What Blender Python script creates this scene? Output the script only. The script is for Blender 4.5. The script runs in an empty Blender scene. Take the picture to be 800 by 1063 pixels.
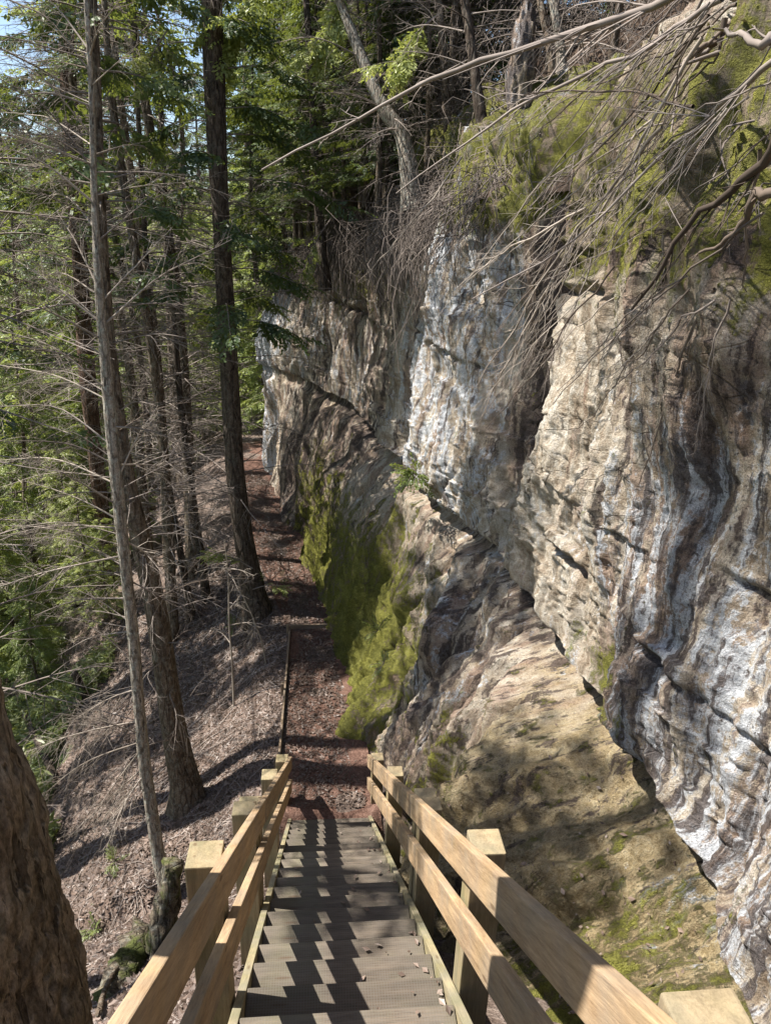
import bpy, bmesh, math, random
import numpy as np
from mathutils import Vector, Matrix
rng = np.random.default_rng(7); random.seed(7)
C = bpy.context.scene.collection
sc = bpy.context.scene

# ------------------------------------------------------------------ view
F = 745.0
PITCH, YAW, ROLL = math.radians(20), math.radians(5.5), math.radians(2)
FW = np.array([math.sin(YAW)*math.cos(PITCH), math.cos(YAW)*math.cos(PITCH), -math.sin(PITCH)])
R0 = np.array([math.cos(YAW), -math.sin(YAW), 0.0]); U0 = np.cross(R0, FW)
RR = math.cos(ROLL)*R0 + math.sin(ROLL)*U0
UU = math.cos(ROLL)*U0 - math.sin(ROLL)*R0
def ray(px, py): return FW + RR*(px-400)/F - UU*(py-531.5)/F
def onY(px, py, y): r = ray(px, py); return r*y/r[1]
def onX(px, py, x): r = ray(px, py); return r*x/r[0]

# ------------------------------------------------------------------ noise
def _hash(i, j, k, s):
    n = (i*374761393 + j*668265263 + k*2147483647 + s*974634777) & 0x7fffffff
    n = ((n ^ (n >> 13))*1274126177) & 0x7fffffff
    return ((n ^ (n >> 16)) & 0xffff)/65535.0
def vnoise(p, s=0):
    p = np.asarray(p, float); f = np.floor(p); t = p-f; t = t*t*t*(t*(t*6-15)+10)
    i, j, k = [f[..., a].astype(np.int64) for a in range(3)]
    o = 0
    for a in (0, 1):
        for b in (0, 1):
            for c in (0, 1):
                w = (t[..., 0] if a else 1-t[..., 0])*(t[..., 1] if b else 1-t[..., 1])*(t[..., 2] if c else 1-t[..., 2])
                o = o + w*_hash(i+a, j+b, k+c, s)
    return o*2-1
def fbm(p, octv=4, s=0, gain=.5):
    p = np.asarray(p, float); o = 0; a = 1.0
    for q in range(octv):
        o = o + a*vnoise(p*(2.03**q)+q*17.3, s+q); a *= gain
    return o
def sstep(x, a, b):
    t = np.clip((x-a)/(b-a), 0, 1); return t*t*(3-2*t)

# ------------------------------------------------------------------ object helpers
def tag(o, label=None, cat=None, group=None, kind=None):
    if label: o['label'] = label
    if cat: o['category'] = cat
    if group: o['group'] = group
    if kind: o['kind'] = kind
    return o
def thing(name, label, cat, loc, group=None, rz=0):
    o = bpy.data.objects.new(name, None); C.objects.link(o)
    o.location = loc; o.rotation_euler = (0, 0, rz); o.empty_display_size = .2
    return tag(o, label, cat, group)
def mesh(name, V, Q, mat, parent=None, smooth=True, off=None, attrs=None, tris=None):
    V = np.asarray(V, np.float32).reshape(-1, 3)
    if off is not None: V = V - np.asarray(off, np.float32)
    Q = np.asarray(Q, np.int32).reshape(-1, 4)
    me = bpy.data.meshes.new(name)
    me.vertices.add(len(V)); me.vertices.foreach_set('co', V.ravel())
    nt = 0 if tris is None else len(tris)
    me.loops.add(Q.size + nt*3)
    li = Q.ravel() if not nt else np.concatenate([Q.ravel(), np.asarray(tris, np.int32).ravel()])
    me.loops.foreach_set('vertex_index', li)
    me.polygons.add(len(Q)+nt)
    ls = np.concatenate([np.arange(len(Q))*4, len(Q)*4+np.arange(nt)*3]).astype(np.int32)
    me.polygons.foreach_set('loop_start', ls)
    me.polygons.foreach_set('use_smooth', np.full(len(Q)+nt, smooth))
    me.update(calc_edges=True)
    for k, a in (attrs or {}).items():
        at = me.attributes.new(k, 'FLOAT', 'POINT'); at.data.foreach_set('value', np.asarray(a, np.float32).ravel())
    if mat: me.materials.append(mat)
    o = bpy.data.objects.new(name, me); C.objects.link(o)
    if parent: o.parent = parent
    return o
def dup(o, loc, rz, scale, parent=None):
    c = o.copy(); C.objects.link(c)
    if parent is None:
        c.location = loc; c.rotation_euler = (0, 0, rz); c.scale = (scale,)*3
    else: c.parent = parent
    for ch in list(o.children): dup(ch, None, None, None, c)
    return c
def grid_quads(nu, nv):
    i = np.arange(nu-1)[:, None]*nv + np.arange(nv-1)[None, :]
    return np.stack([i, i+nv, i+nv+1, i+1], -1).reshape(-1, 4)

class Tubes:
    """collects tapered tubes, builds them as one vertex/quad set"""
    def __init__(s): s.g = {}
    def add(s, pts, r, n=4):
        pts = np.asarray(pts, float); r = np.asarray(r, float)
        if r.ndim == 0: r = np.full(len(pts), float(r))
        s.g.setdefault((len(pts), n), []).append((pts, r))
    def data(s):
        Vs, Qs, base = [], [], 0
        for (K, n), L in s.g.items():
            P = np.stack([a for a, _ in L]); Rr = np.stack([b for _, b in L])
            T = np.gradient(P, axis=1); T /= np.linalg.norm(T, axis=-1, keepdims=True)+1e-9
            m = T.mean(1, keepdims=True)
            ref = np.where(np.abs(m[..., 2:3]) > .75*np.linalg.norm(m, axis=-1, keepdims=True), np.array([1., .02, 0]), np.array([.01, .02, 1.]))
            A = np.cross(T, np.broadcast_to(ref, T.shape)); A /= np.linalg.norm(A, axis=-1, keepdims=True)+1e-9
            B = np.cross(T, A)
            th = np.arange(n)*2*math.pi/n
            V = P[:, :, None]+Rr[:, :, None, None]*(np.cos(th)[:, None]*A[:, :, None]+np.sin(th)[:, None]*B[:, :, None])
            N = len(L)
            i = (np.arange(N)*K*n)[:, None, None]+(np.arange(K-1)*n)[None, :, None]
            a = np.arange(n)[None, None]; b = (np.arange(n)+1) % n; b = b[None, None]
            Q = np.stack([i+a, i+a+n, i+b+n, i+b], -1).reshape(-1, 4)[:, ::-1]
            Vs.append(V.reshape(-1, 3)); Qs.append(Q+base); base += N*K*n
            if n == 4:
                st = np.arange(N)*K*n+base-N*K*n
                Qs.append(np.stack([st, st+1, st+2, st+3], -1)); e = st+(K-1)*n
                Qs.append(np.stack([e+3, e+2, e+1, e], -1))
        return np.concatenate(Vs), np.concatenate(Qs)
    def build(s, name, mat, parent=None, off=None):
        if not s.g: return None
        V, Q = s.data(); return mesh(name, V, Q, mat, parent, True, off)

def curve(pts, k):
    """Catmull-Rom through pts, k samples"""
    P = np.asarray(pts, float)
    if len(P) == 2: return P[0]+(P[1]-P[0])*np.linspace(0, 1, k)[:, None]
    E = np.vstack([2*P[0]-P[1], P, 2*P[-1]-P[-2]]); t = np.linspace(0, len(P)-1-1e-6, k)
    i = t.astype(int); f = (t-i)[:, None]
    a, b, c, d = E[i], E[i+1], E[i+2], E[i+3]
    return .5*(2*b+(c-a)*f+(2*a-5*b+4*c-d)*f**2+(3*b-a-3*c+d)*f**3)
def unit(v): v = np.asarray(v, float); return v/(np.linalg.norm(v)+1e-9)
def rv(s=1.0): return rng.normal(0, s, 3)

# ------------------------------------------------------------------ materials
class NT:
    def __init__(s, name):
        s.m = bpy.data.materials.new(name); s.m.use_nodes = True
        s.t = s.m.node_tree; s.t.nodes.clear()
        s.out = s.n('ShaderNodeOutputMaterial')
    def n(s, t, **k):
        o = s.t.nodes.new(t)
        for a, b in k.items():
            if a.startswith('i_'):
                key = a[2:]; key = int(key) if key.isdigit() else key
                s.set(o, key, b)
            else: setattr(o, a, b)
        return o
    def set(s, o, key, b):
        if isinstance(b, bpy.types.NodeSocket): s.t.links.new(b, o.inputs[key])
        else: o.inputs[key].default_value = b
    def coord(s, scale=(1, 1, 1), src='Object', rot=(0, 0, 0)):
        tc = s.n('ShaderNodeTexCoord'); mp = s.n('ShaderNodeMapping')
        s.t.links.new(tc.outputs[src], mp.inputs[0]); mp.inputs['Scale'].default_value = scale
        mp.inputs['Rotation'].default_value = rot
        return mp.outputs[0]
    def noise(s, vec, scale, detail=5, rough=.55, dist=0.0):
        o = s.n('ShaderNodeTexNoise'); s.set(o, 'Vector', vec); o.inputs['Scale'].default_value = scale
        o.inputs['Detail'].default_value = detail; o.inputs['Roughness'].default_value = rough; o.inputs['Distortion'].default_value = dist
        return o.outputs['Fac']
    def ramp(s, fac, stops, interp='LINEAR'):
        o = s.n('ShaderNodeValToRGB'); o.color_ramp.interpolation = interp; s.set(o, 'Fac', fac)
        e = o.color_ramp.elements
        while len(e) < len(stops): e.new(.5)
        for q, (p, c) in zip(e, stops):
            q.position = p; q.color = (*c, 1) if hasattr(c, '__len__') else (c, c, c, 1)
        return o.outputs['Color']
    def mix(s, fac, a, b, mode='MIX'):
        o = s.n('ShaderNodeMix', data_type='RGBA', blend_type=mode)
        for k, v in ((0, fac), (6, a), (7, b)):
            if isinstance(v, bpy.types.NodeSocket): s.t.links.new(v, o.inputs[k])
            else: o.inputs[k].default_value = v if k == 0 else (*v, 1)
        return o.outputs[2]
    def math(s, op, a, b=0.0, clamp=False):
        o = s.n('ShaderNodeMath', operation=op, use_clamp=clamp); s.set(o, 0, a); s.set(o, 1, b); return o.outputs[0]
    def attr(s, name):
        o = s.n('ShaderNodeAttribute', attribute_name=name); return o.outputs['Fac']
    def rand(s): return s.n('ShaderNodeObjectInfo').outputs['Random']
    def step(s, v, a, b):
        o = s.n('ShaderNodeMapRange', interpolation_type='SMOOTHSTEP'); s.set(o, 0, v); o.inputs[1].default_value = a; o.inputs[2].default_value = b
        return o.outputs[0]
    def bump(s, h, strength=.5, dist=.02, normal=None):
        o = s.n('ShaderNodeBump'); s.set(o, 'Height', h); o.inputs['Strength'].default_value = strength; o.inputs['Distance'].default_value = dist
        if normal: s.set(o, 'Normal', normal)
        return o.outputs[0]
    def principled(s, col, rough=.9, normal=None, spec=.2):
        o = s.n('ShaderNodeBsdfPrincipled'); s.set(o, 'Base Color', col if isinstance(col, bpy.types.NodeSocket) else (*col, 1))
        s.set(o, 'Roughness', rough); o.inputs['Specular IOR Level'].default_value = spec
        if normal: s.set(o, 'Normal', normal)
        s.t.links.new(o.outputs[0], s.out.inputs[0]); return s.m

def mat_wood(name, dark, light, green=0.0, grey=0.0, mesh_grip=False):
    n = NT(name); rnd = n.rand()
    off = n.n('ShaderNodeVectorMath', operation='ADD')
    v = n.coord((1.2, 14, 14)); n.set(off, 0, v)
    cmb = n.n('ShaderNodeCombineXYZ'); 
    for k in range(3): n.set(cmb, k, n.math('MULTIPLY', rnd, 37.0+k*11))
    n.set(off, 1, cmb.outputs[0]); v = off.outputs[0]
    g1 = n.noise(v, 1.9, 6, .68, .5); g2 = n.noise(v, 11, 5, .75)
    col = n.ramp(n.math('ADD', n.math('MULTIPLY', g1, .6), n.math('MULTIPLY', g2, .4)), [(.36, dark), (.6, light)])
    blot = n.noise(n.coord((1, 1, 1)), 3.2, 4, .6)
    if green: col = n.mix(n.math('MULTIPLY', n.step(blot, .42, .68), green), col, (.13, .14, .06))
    if grey: col = n.mix(n.math('MULTIPLY', n.step(n.noise(n.coord((2, 2, 2)), 2.1, 5, .6), .35, .7), grey), col, (.21, .195, .17))
    # knots
    vo = n.n('ShaderNodeTexVoronoi'); n.set(vo, 'Vector', n.coord((1.1, 5, 5))); vo.inputs['Scale'].default_value = 2.2
    col = n.mix(n.math('MULTIPLY', n.step(vo.outputs['Distance'], .13, .05), .65), col, (.09, .05, .025))
    col = n.mix(n.math('MULTIPLY', n.math('SUBTRACT', rnd, .5), .3), col, (.05, .04, .03))
    h = n.math('ADD', n.math('MULTIPLY', g1, .6), n.math('MULTIPLY', g2, .5))
    if mesh_grip:
        col = n.mix(n.math('MULTIPLY', n.math('FRACT', n.math('MULTIPLY', rnd, 7.3)), .55), col, (.045, .036, .028))
        br = n.n('ShaderNodeTexBrick'); n.set(br, 'Vector', n.coord((1, 1, 1))); br.offset = 0
        br.inputs['Scale'].default_value = 1; br.inputs['Mortar Size'].default_value = .0016
        br.inputs['Brick Width'].default_value = .0127; br.inputs['Row Height'].default_value = .0127
        col = n.mix(n.math('MULTIPLY', br.outputs['Fac'], .22), col, (.16, .155, .14))
        h = n.math('ADD', h, n.math('MULTIPLY', br.outputs['Fac'], .35))
    return n.principled(col, .8, n.bump(h, .45, .006), .25)

def mat_bark(name, dark, light, lichen=0.0, scale=1.0, moss=0.0):
    n = NT(name)
    v = n.coord((6*scale, 6*scale, 1.3*scale)); a = n.noise(v, 2.2, 6, .65, .4); b = n.noise(n.coord(), 9*scale, 5, .6)
    vo = n.n('ShaderNodeTexVoronoi', feature='DISTANCE_TO_EDGE'); n.set(vo, 'Vector', n.mix(.12, v, n.noise(v, 3, 4))); vo.inputs['Scale'].default_value = 1.6
    f = n.step(vo.outputs['Distance'], .0, .16)
    col = n.ramp(a, [(.3, dark), (.7, light)])
    col = n.mix(n.math('MULTIPLY', n.math('SUBTRACT', 1.0, f), .6), col, tuple(c*.4 for c in dark))
    if lichen: col = n.mix(n.math('MULTIPLY', n.step(b, .48, .64), lichen), col, (.36, .36, .31))
    if moss: col = n.mix(n.math('MULTIPLY', n.step(n.noise(n.coord(), 2.5, 5, .65), .45, .6), moss), col, (.07, .085, .02))
    col = n.mix(n.math('MULTIPLY', n.rand(), .25), col, (.06, .05, .045))
    fg = n.noise(n.coord((1, 1, .45)), 55*scale, 4, .75)
    ck = n.step(n.noise(n.coord((9*scale, 9*scale, 1.9*scale)), 1.5, 3, .55, .5), .60, .66)
    col = n.mix(n.math('MULTIPLY', ck, .8), col, tuple(c*.3 for c in dark))
    col = n.mix(1.0, col, n.ramp(fg, [(.36, (.55,)*3), (.64, (1.3,)*3)]), 'MULTIPLY')
    hh = n.math('SUBTRACT', n.math('ADD', n.math('ADD', n.math('MULTIPLY', a, .6), n.math('MULTIPLY', f, .6)), n.math('MULTIPLY', fg, .35)), n.math('MULTIPLY', ck, .7))
    return n.principled(col, .95, n.bump(hh, .9, .03/scale), .1)

def mat_leaf(name, stops, transl=.35, noise_scale=.8):
    n = NT(name)
    f = n.math('ADD', n.math('MULTIPLY', n.attr('tone'), .65), n.math('MULTIPLY', n.rand(), .35))
    col = n.ramp(f, stops)
    d = n.n('ShaderNodeBsdfDiffuse'); n.set(d, 'Color', col)
    t = n.n('ShaderNodeBsdfTranslucent'); n.set(t, 'Color', n.mix(.5, col, (.3, .32, .03), 'MIX'))
    g = n.n('ShaderNodeBsdfGlossy'); g.inputs['Roughness'].default_value = .45; g.inputs['Color'].default_value = (.5, .5, .5, 1)
    m = n.n('ShaderNodeMixShader'); m.inputs[0].default_value = transl
    n.t.links.new(d.outputs[0], m.inputs[1]); n.t.links.new(t.outputs[0], m.inputs[2])
    m2 = n.n('ShaderNodeMixShader'); m2.inputs[0].default_value = .05
    n.t.links.new(m.outputs[0], m2.inputs[1]); n.t.links.new(g.outputs[0], m2.inputs[2])
    n.t.links.new(m2.outputs[0], n.out.inputs[0]); return n.m
def mat_twig(name, dark, light):
    n = NT(name); a = n.noise(n.coord(), 2.0, 4, .6)
    col = n.ramp(n.math('ADD', n.math('MULTIPLY', a, .8), n.math('MULTIPLY', n.rand(), .25)), [(.35, dark), (.75, light)])
    return n.principled(col, .9, None, .1)

M = {}
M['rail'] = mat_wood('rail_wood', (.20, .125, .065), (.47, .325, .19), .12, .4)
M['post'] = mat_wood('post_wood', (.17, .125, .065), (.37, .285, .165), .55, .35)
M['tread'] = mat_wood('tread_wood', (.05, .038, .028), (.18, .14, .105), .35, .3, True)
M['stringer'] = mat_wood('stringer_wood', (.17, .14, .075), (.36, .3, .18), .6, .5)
M['board'] = mat_wood('edging_wood', (.12, .08, .05), (.25, .18, .12), .1, .4)
M['bark_near'] = mat_bark('bark_near', (.11, .083, .058), (.33, .26, .19), .15, 1.5)
M['bark_pale'] = mat_bark('bark_pale', (.19, .155, .12), (.50, .44, .37), .85, 2.2)
M['bark_brown'] = mat_bark('bark_brown', (.09, .066, .048), (.24, .185, .135), .3, 1.6)
M['bark_dark'] = mat_bark('bark_dark', (.05, .038, .03), (.15, .115, .09), .12, 1.3)
M['bark_red'] = mat_bark('bark_red', (.09, .05, .035), (.22, .14, .10), .1, 1.2)
M['bark_moss'] = mat_bark('bark_moss', (.07, .055, .04), (.2, .165, .12), .3, 1.6, .95)
M['twig_pale'] = mat_twig('twig_pale', (.17, .14, .115), (.45, .39, .33))
M['twig_dark'] = mat_twig('twig_dark', (.055, .042, .034), (.19, .15, .12))
M['twig_mid'] = mat_twig('twig_mid', (.11, .09, .078), (.31, .265, .235))
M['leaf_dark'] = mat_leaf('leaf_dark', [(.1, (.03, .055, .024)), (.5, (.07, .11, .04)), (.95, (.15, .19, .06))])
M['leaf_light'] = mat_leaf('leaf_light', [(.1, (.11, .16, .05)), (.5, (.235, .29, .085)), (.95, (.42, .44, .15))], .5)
M['leaf_grass'] = mat_leaf('leaf_grass', [(.1, (.10, .13, .05)), (.5, (.21, .25, .10)), (.95, (.36, .37, .19))], .45)
M['leaf_dead'] = mat_leaf('leaf_dead', [(.0, (.055, .037, .03)), (.4, (.115, .082, .067)), (.8, (.215, .158, .128)), (1., (.38, .32, .28))], .12)

def mat_ground():
    n = NT('ground'); p = n.coord()
    a = n.noise(p, 1.1, 6, .65); b = n.noise(p, 14, 5, .7); c = n.noise(p, 55, 3, .7)
    col = n.ramp(n.math('ADD', n.math('MULTIPLY', b, .6), n.math('MULTIPLY', c, .4)), [(.33, (.055, .04, .032)), (.5, (.155, .118, .098)), (.68, (.32, .26, .225))])
    col = n.mix(n.math('MULTIPLY', n.step(a, .5, .66), .5), col, (.11, .07, .05))
    gr = n.attr('green'); k = n.math('ADD', gr, n.math('MULTIPLY', n.math('SUBTRACT', n.noise(p, .9, 6, .7), .5), 2.2))
    g = n.ramp(n.noise(p, 9, 5, .7), [(.35, (.06, .085, .03)), (.55, (.16, .2, .07)), (.7, (.27, .29, .12))])
    col = n.mix(n.step(k, .45, .75), col, g)
    return n.principled(col, .95, n.bump(n.math('ADD', b, n.math('MULTIPLY', c, .5)), .9, .05), .1)
def mat_path():
    n = NT('path_litter'); p = n.coord()
    b = n.noise(p, 12, 5, .7); c = n.noise(p, 50, 3, .7); a = n.noise(p, 1.6, 4, .6)
    col = n.ramp(n.math('ADD', n.math('MULTIPLY', b, .55), n.math('MULTIPLY', c, .45)), [(.33, (.05, .028, .021)), (.5, (.13, .075, .057)), (.68, (.26, .165, .13))])
    col = n.mix(n.math('MULTIPLY', n.step(a, .45, .65), .35), col, (.10, .06, .045))
    return n.principled(col, .95, n.bump(n.math('ADD', b, n.math('MULTIPLY', c, .6)), .8, .04), .1)
def mat_cliff():
    n = NT('cliff_rock'); p = n.coord()
    warp = n.n('ShaderNodeTexNoise'); n.set(warp, 'Vector', p); warp.inputs['Scale'].default_value = .9; warp.inputs['Detail'].default_value = 4
    wv = n.n('ShaderNodeVectorMath', operation='MULTIPLY_ADD'); n.set(wv, 0, warp.outputs['Color']); wv.inputs[1].default_value = (.3, .34, .3); n.set(wv, 2, p)
    W = wv.outputs[0]
    def sc3(s, src=W):
        m = n.n('ShaderNodeMapping'); n.set(m, 0, src); m.inputs['Scale'].default_value = s; return m.outputs[0]
    s1 = n.noise(sc3((2, 6, .8)), 1.5, 9, .7)
    s2 = n.noise(sc3((2, 7, .7)), 1.7, 8, .68)
    s3 = n.noise(sc3((2, 6, .8)), .8, 7, .66)
    s4 = n.noise(sc3((3, 10, .5)), 1.25, 8, .68)
    f = n.noise(p, 26, 8, .78); ff = n.noise(p, 90, 3, .75); g = n.noise(p, 6, 8, .76); big = n.noise(p, .7, 4, .6)
    bed = n.noise(sc3((1.2, 1.0, 14)), 1.0, 6, .68)
    def A(*t):
        o = None
        for w, x in t:
            q = n.math('MULTIPLY', x, w); o = q if o is None else n.math('ADD', o, q)
        return o
    col = n.ramp(A((.4, s1), (.35, g), (.25, f)), [(.38, (.17, .12, .08)), (.45, (.33, .265, .195)), (.51, (.50, .435, .35)), (.58, (.69, .645, .57))])
    col = n.mix(n.math('MULTIPLY', n.step(n.math('ADD', A((.5, s3), (.3, g), (.2, f)), n.math('MULTIPLY', n.attr('dark'), .08)), .50, .56), .7), col, n.ramp(f, [(.4, (.17, .10, .075)), (.62, (.42, .30, .23))]))
    oc = n.math('ADD', n.attr('ochre'), n.math('MULTIPLY', n.math('SUBTRACT', A((.5, big), (.5, g)), .5), 3.0))
    col = n.mix(n.math('MULTIPLY', n.step(oc, .3, .9), .75), col, n.ramp(A((.5, g), (.5, f)), [(.4, (.19, .135, .055)), (.5, (.36, .28, .14)), (.62, (.52, .44, .28))]))
    pk = n.math('ADD', n.math('MULTIPLY', n.attr('pale'), .11), A((.45, s2), (.3, g), (.25, f)))
    col = n.mix(n.math('MULTIPLY', n.step(pk, .55, .60), .9), col, n.ramp(f, [(.35, (.34, .37, .41)), (.6, (.70, .72, .75))]))
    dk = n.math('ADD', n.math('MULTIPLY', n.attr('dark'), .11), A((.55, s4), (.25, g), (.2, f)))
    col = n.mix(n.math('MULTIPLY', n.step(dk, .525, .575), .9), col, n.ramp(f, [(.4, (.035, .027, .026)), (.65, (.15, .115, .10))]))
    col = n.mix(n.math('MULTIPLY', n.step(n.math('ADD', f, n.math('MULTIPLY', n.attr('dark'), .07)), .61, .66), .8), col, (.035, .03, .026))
    mk = n.math('ADD', n.attr('moss'), n.math('MULTIPLY', n.math('SUBTRACT', A((.45, s1), (.35, g), (.2, f)), .5), 5.0))
    mcol = n.ramp(A((.5, n.noise(p, 3, 5, .7)), (.5, f)), [(.36, (.075, .075, .016)), (.5, (.25, .25, .042)), (.64, (.50, .48, .12))])
    mf = n.step(mk, .38, .75)
    col = n.mix(n.math('MULTIPLY', mf, .93), col, mcol)
    vo = n.n('ShaderNodeTexVoronoi', feature='DISTANCE_TO_EDGE'); n.set(vo, 'Vector', sc3((1.2, 1.5, 3.0))); vo.inputs['Scale'].default_value = 1.7
    crk = n.math('MULTIPLY', n.step(vo.outputs['Distance'], .022, .004), n.math('MULTIPLY', n.attr('jointed'), n.step(n.noise(p, 1.3, 3, .6), .5, .6)))
    col = n.mix(n.math('MULTIPLY', crk, .6), col, (.04, .032, .026))
    grain = n.ramp(A((.5, ff), (.5, n.noise(p, 190, 2, .8))), [(.36, (.55,)*3), (.62, (1.25,)*3)])
    col = n.mix(1.0, col, grain, 'MULTIPLY')
    h = A((.8, s1), (.5, g), (.4, f), (.35, bed), (.25, ff), (.35, s4))
    h = n.math('SUBTRACT', n.math('ADD', h, n.math('MULTIPLY', n.math('MULTIPLY', mf, ff), 1.4)), n.math('MULTIPLY', crk, .35))
    return n.principled(col, .92, n.bump(h, 1.0, .07), .15)
def mat_soil():
    n = NT('upper_soil'); p = n.coord(); b = n.noise(p, 8, 6, .7); c = n.noise(p, 40, 3, .7)
    col = n.ramp(n.math('ADD', n.math('MULTIPLY', b, .6), n.math('MULTIPLY', c, .4)), [(.33, (.03, .022, .017)), (.5, (.085, .06, .045)), (.7, (.2, .15, .115))])
    return n.principled(col, .95, n.bump(b, .9, .08), .1)
M['ground'], M['path'], M['cliff'], M['soil'] = mat_ground(), mat_path(), mat_cliff(), mat_soil()

# ------------------------------------------------------------------ terrain
YS = [-6, 0, 6.55, 6.78, 9, 11.2, 13, 15, 16.3, 20, 24, 30, 45, 130]
XR = [.8, .8, .6, .56, .4, .15, -.1, -.45, -.8, -1.6, -2.2, -2.6, -3, -3]
XL = [-.5, -.5, -.5, -.5, -.5, -.6, -1.1, -1.6, -1.9, -2.5, -3.2, -3.8, -4.2, -4.2]
ZP = [2.3, -2.05, -6.62, -6.33, -6.34, -6.34, -6.2, -6.15, -6.15, -6.1, -6.4, -7.5, -8.5, -8.5]
def H(x, y, noise=True):
    x = np.asarray(x, float); y = np.asarray(y, float)
    xl = np.interp(y, YS, XL); zp = np.interp(y, YS, ZP)
    d = np.maximum(xl-x, 0)
    fall = np.interp(d, [0, .4, 3.5, 6, 11, 16, 30, 45, 80, 140], [0, .12, 2.1, 4.2, 7.2, 8.0, 8.6, 6., -14, -30])
    z = zp-fall
    if noise:
        p = np.stack([x, y, np.zeros_like(x)], -1)
        z = z + sstep(d, .05, 1.2)*(.16*fbm(p*.7, 3, 3)+.05*fbm(p*3.1, 3, 5))
    return z
def march(px, py):
    r = ray(px, py); t = np.arange(.8, 90, .02); P = r*t[:, None]
    k = np.argmax(P[:, 2] < H(P[:, 0], P[:, 1])); return P[k]
def axis(a, b, d0, gr):
    o = [0]; d = d0
    while o[-1] < b: o.append(o[-1]+d); d *= gr
    neg = [0]; d = d0
    while neg[-1] > a: neg.append(neg[-1]-d); d *= gr
    return np.array(neg[:0:-1]+o)
gx = axis(-105, 7, .045, 1.022)-1.2; gy = axis(-6, 112, .06, 1.013)+3
GX, GY = np.meshgrid(gx, gy, indexing='ij')
GZ = H(GX, GY)
d = np.maximum(np.interp(GY, YS, XL)-GX, 0)
green = sstep(d, 3.0, 5.5)*1.0 + .25*sstep(GY, 18, 26)+.22*sstep(d, .3, 1)*sstep(GY, 6.5, 3)
gnd = mesh('ground', np.stack([GX, GY, GZ], -1), grid_quads(len(gx), len(gy)), M['ground'], attrs={'green': green})
tag(gnd, 'brown leaf covered hillside falling away to the left of the stairs', kind='structure')

py_ = np.arange(6.66, 26, .06); pu = np.linspace(0, 1, 26)
PXL, PXR = np.interp(py_, YS, XL), np.interp(py_, YS, XR)
PX = PXL[:, None]+.04+(PXR-PXL+.12)[:, None]*pu; PY = np.repeat(py_[:, None], 26, 1)
PZ = np.interp(PY, YS, ZP)+.03+.025*fbm(np.stack([PX*2, PY*2, PX*0], -1), 3, 8)-.03*np.sin(pu*math.pi)[None]
PZ += .05*sstep(PY, 11.25, 11.15)*0
o = mesh('path', np.stack([PX, PY, PZ], -1), grid_quads(*PX.shape)[:, ::-1], M['path'])
tag(o, 'narrow footpath of reddish brown leaf litter at the foot of the cliff', kind='structure')

# ------------------------------------------------------------------ cliff
cy = [-2, 1, 2.5, 3.8, 4.5, 5.5, 6.45, 6.75, 7.3, 7.9, 8.6, 9.5, 11, 12.2, 13.2, 14, 15, 16.3, 18, 19.5, 20.3, 21.2, 24]
xb = [.95, .92, .92, .92, .82, .85, .8, .75, .62, .52, .45, .35, .1, -.15, -.2, -.32, -.42, -.9, -1.15, -1.5, -1.7, -1.6, -1]
xlow = [1.3, 1.35, 1.45, 1.85, 1.38, 1.42, 1.46, 1.46, 1.36, 1.25, 1.05, .9, .62, .28, .22, .15, 0, -.5, -.8, -1.35, -1.6, -1.4, 0]
xrec = [2.2, 2.3, 2.45, 2.6, 2.1, 2.08, 2.1, 2.1, 2.02, 1.88, 1.68, 1.48, 1.35, 1.25, .95, .8, .5, .1, -.5, -1.3, -1.55, -1.3, .5]
xlip = [1.75, 1.75, 1.88, 2.0, 2.02, 2.0, 1.98, 1.96, 1.9, 1.76, 1.58, 1.4, 1.15, .95, .85, .72, .4, 0, -.55, -1.35, -1.6, -1.3, .6]
xmid = [1.9, 1.92, 2.0, 2.02, 2.0, 1.98, 1.93, 2.5, 2.45, 1.76, 1.6, 1.45, 1.2, 1.2, 1.1, .85, .5, .1, -.45, -1.3, -1.6, -1.2, .8]
xsho = [2.1, 2.1, 2.1, 2.05, 2.02, 2.0, 1.97, 2.4, 2.3, 1.85, 1.7, 1.55, 1.3, 1.35, 1.25, 1.0, .65, .25, -.3, -1.2, -1.5, -1.0, 1]
xtop = [2.8, 2.8, 2.7, 2.55, 2.5, 2.42, 2.4, 2.7, 2.6, 2.2, 2.0, 1.85, 1.6, 1.7, 1.6, 1.4, 1.05, .7, .2, -.7, -1.1, -.3, 2]
ylist = np.concatenate([np.arange(-1.5, 1.2, .06), np.arange(1.2, 8, .0175), np.arange(8, 12, .024), np.arange(12, 24, .045)])
st = lambda a: np.interp(ylist, cy, a)
def smooth(a, k=7):
    ker = np.hanning(k+2)[1:-1]; ker /= ker.sum(); return np.convolve(np.pad(a, k//2, mode='edge'), ker, 'valid')
cols = [smooth(st(a), 9) for a in (xb, xlow, xrec, xlip, xmid, xsho, xtop)]
cols[4:6] = [smooth(st(a), 5) for a in (xmid, xsho)]
zb = np.interp(ylist, YS, ZP)-.35
zlip = -3.0+.10*fbm(np.stack([ylist*.8, ylist*0, ylist*0], -1), 3, 21)
prof = []  # (x,z) rows
o1 = np.interp(ylist, [14, 17, 20.5], [0, -.45, -1.6])
rows = [(cols[0], zb), (cols[1]*.45+cols[0]*.55, zb*.72+zlip*.28), (cols[1], zb*.42+zlip*.58), (cols[2], zlip+.03-.05),
        (cols[3], zlip), (cols[3]*.75+cols[4]*.25, zlip+.18), (cols[4], zlip+1.35), (cols[5], o1-.15), (cols[5]*.6+cols[6]*.4, o1+.65), (cols[6], o1+1.45), (cols[6]+.9, o1+2.05)]
seg = [70, 70, 60, 16, 10, 90, 80, 40, 40, 20]
Xc, Zc, Vp = [], [], []
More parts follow.
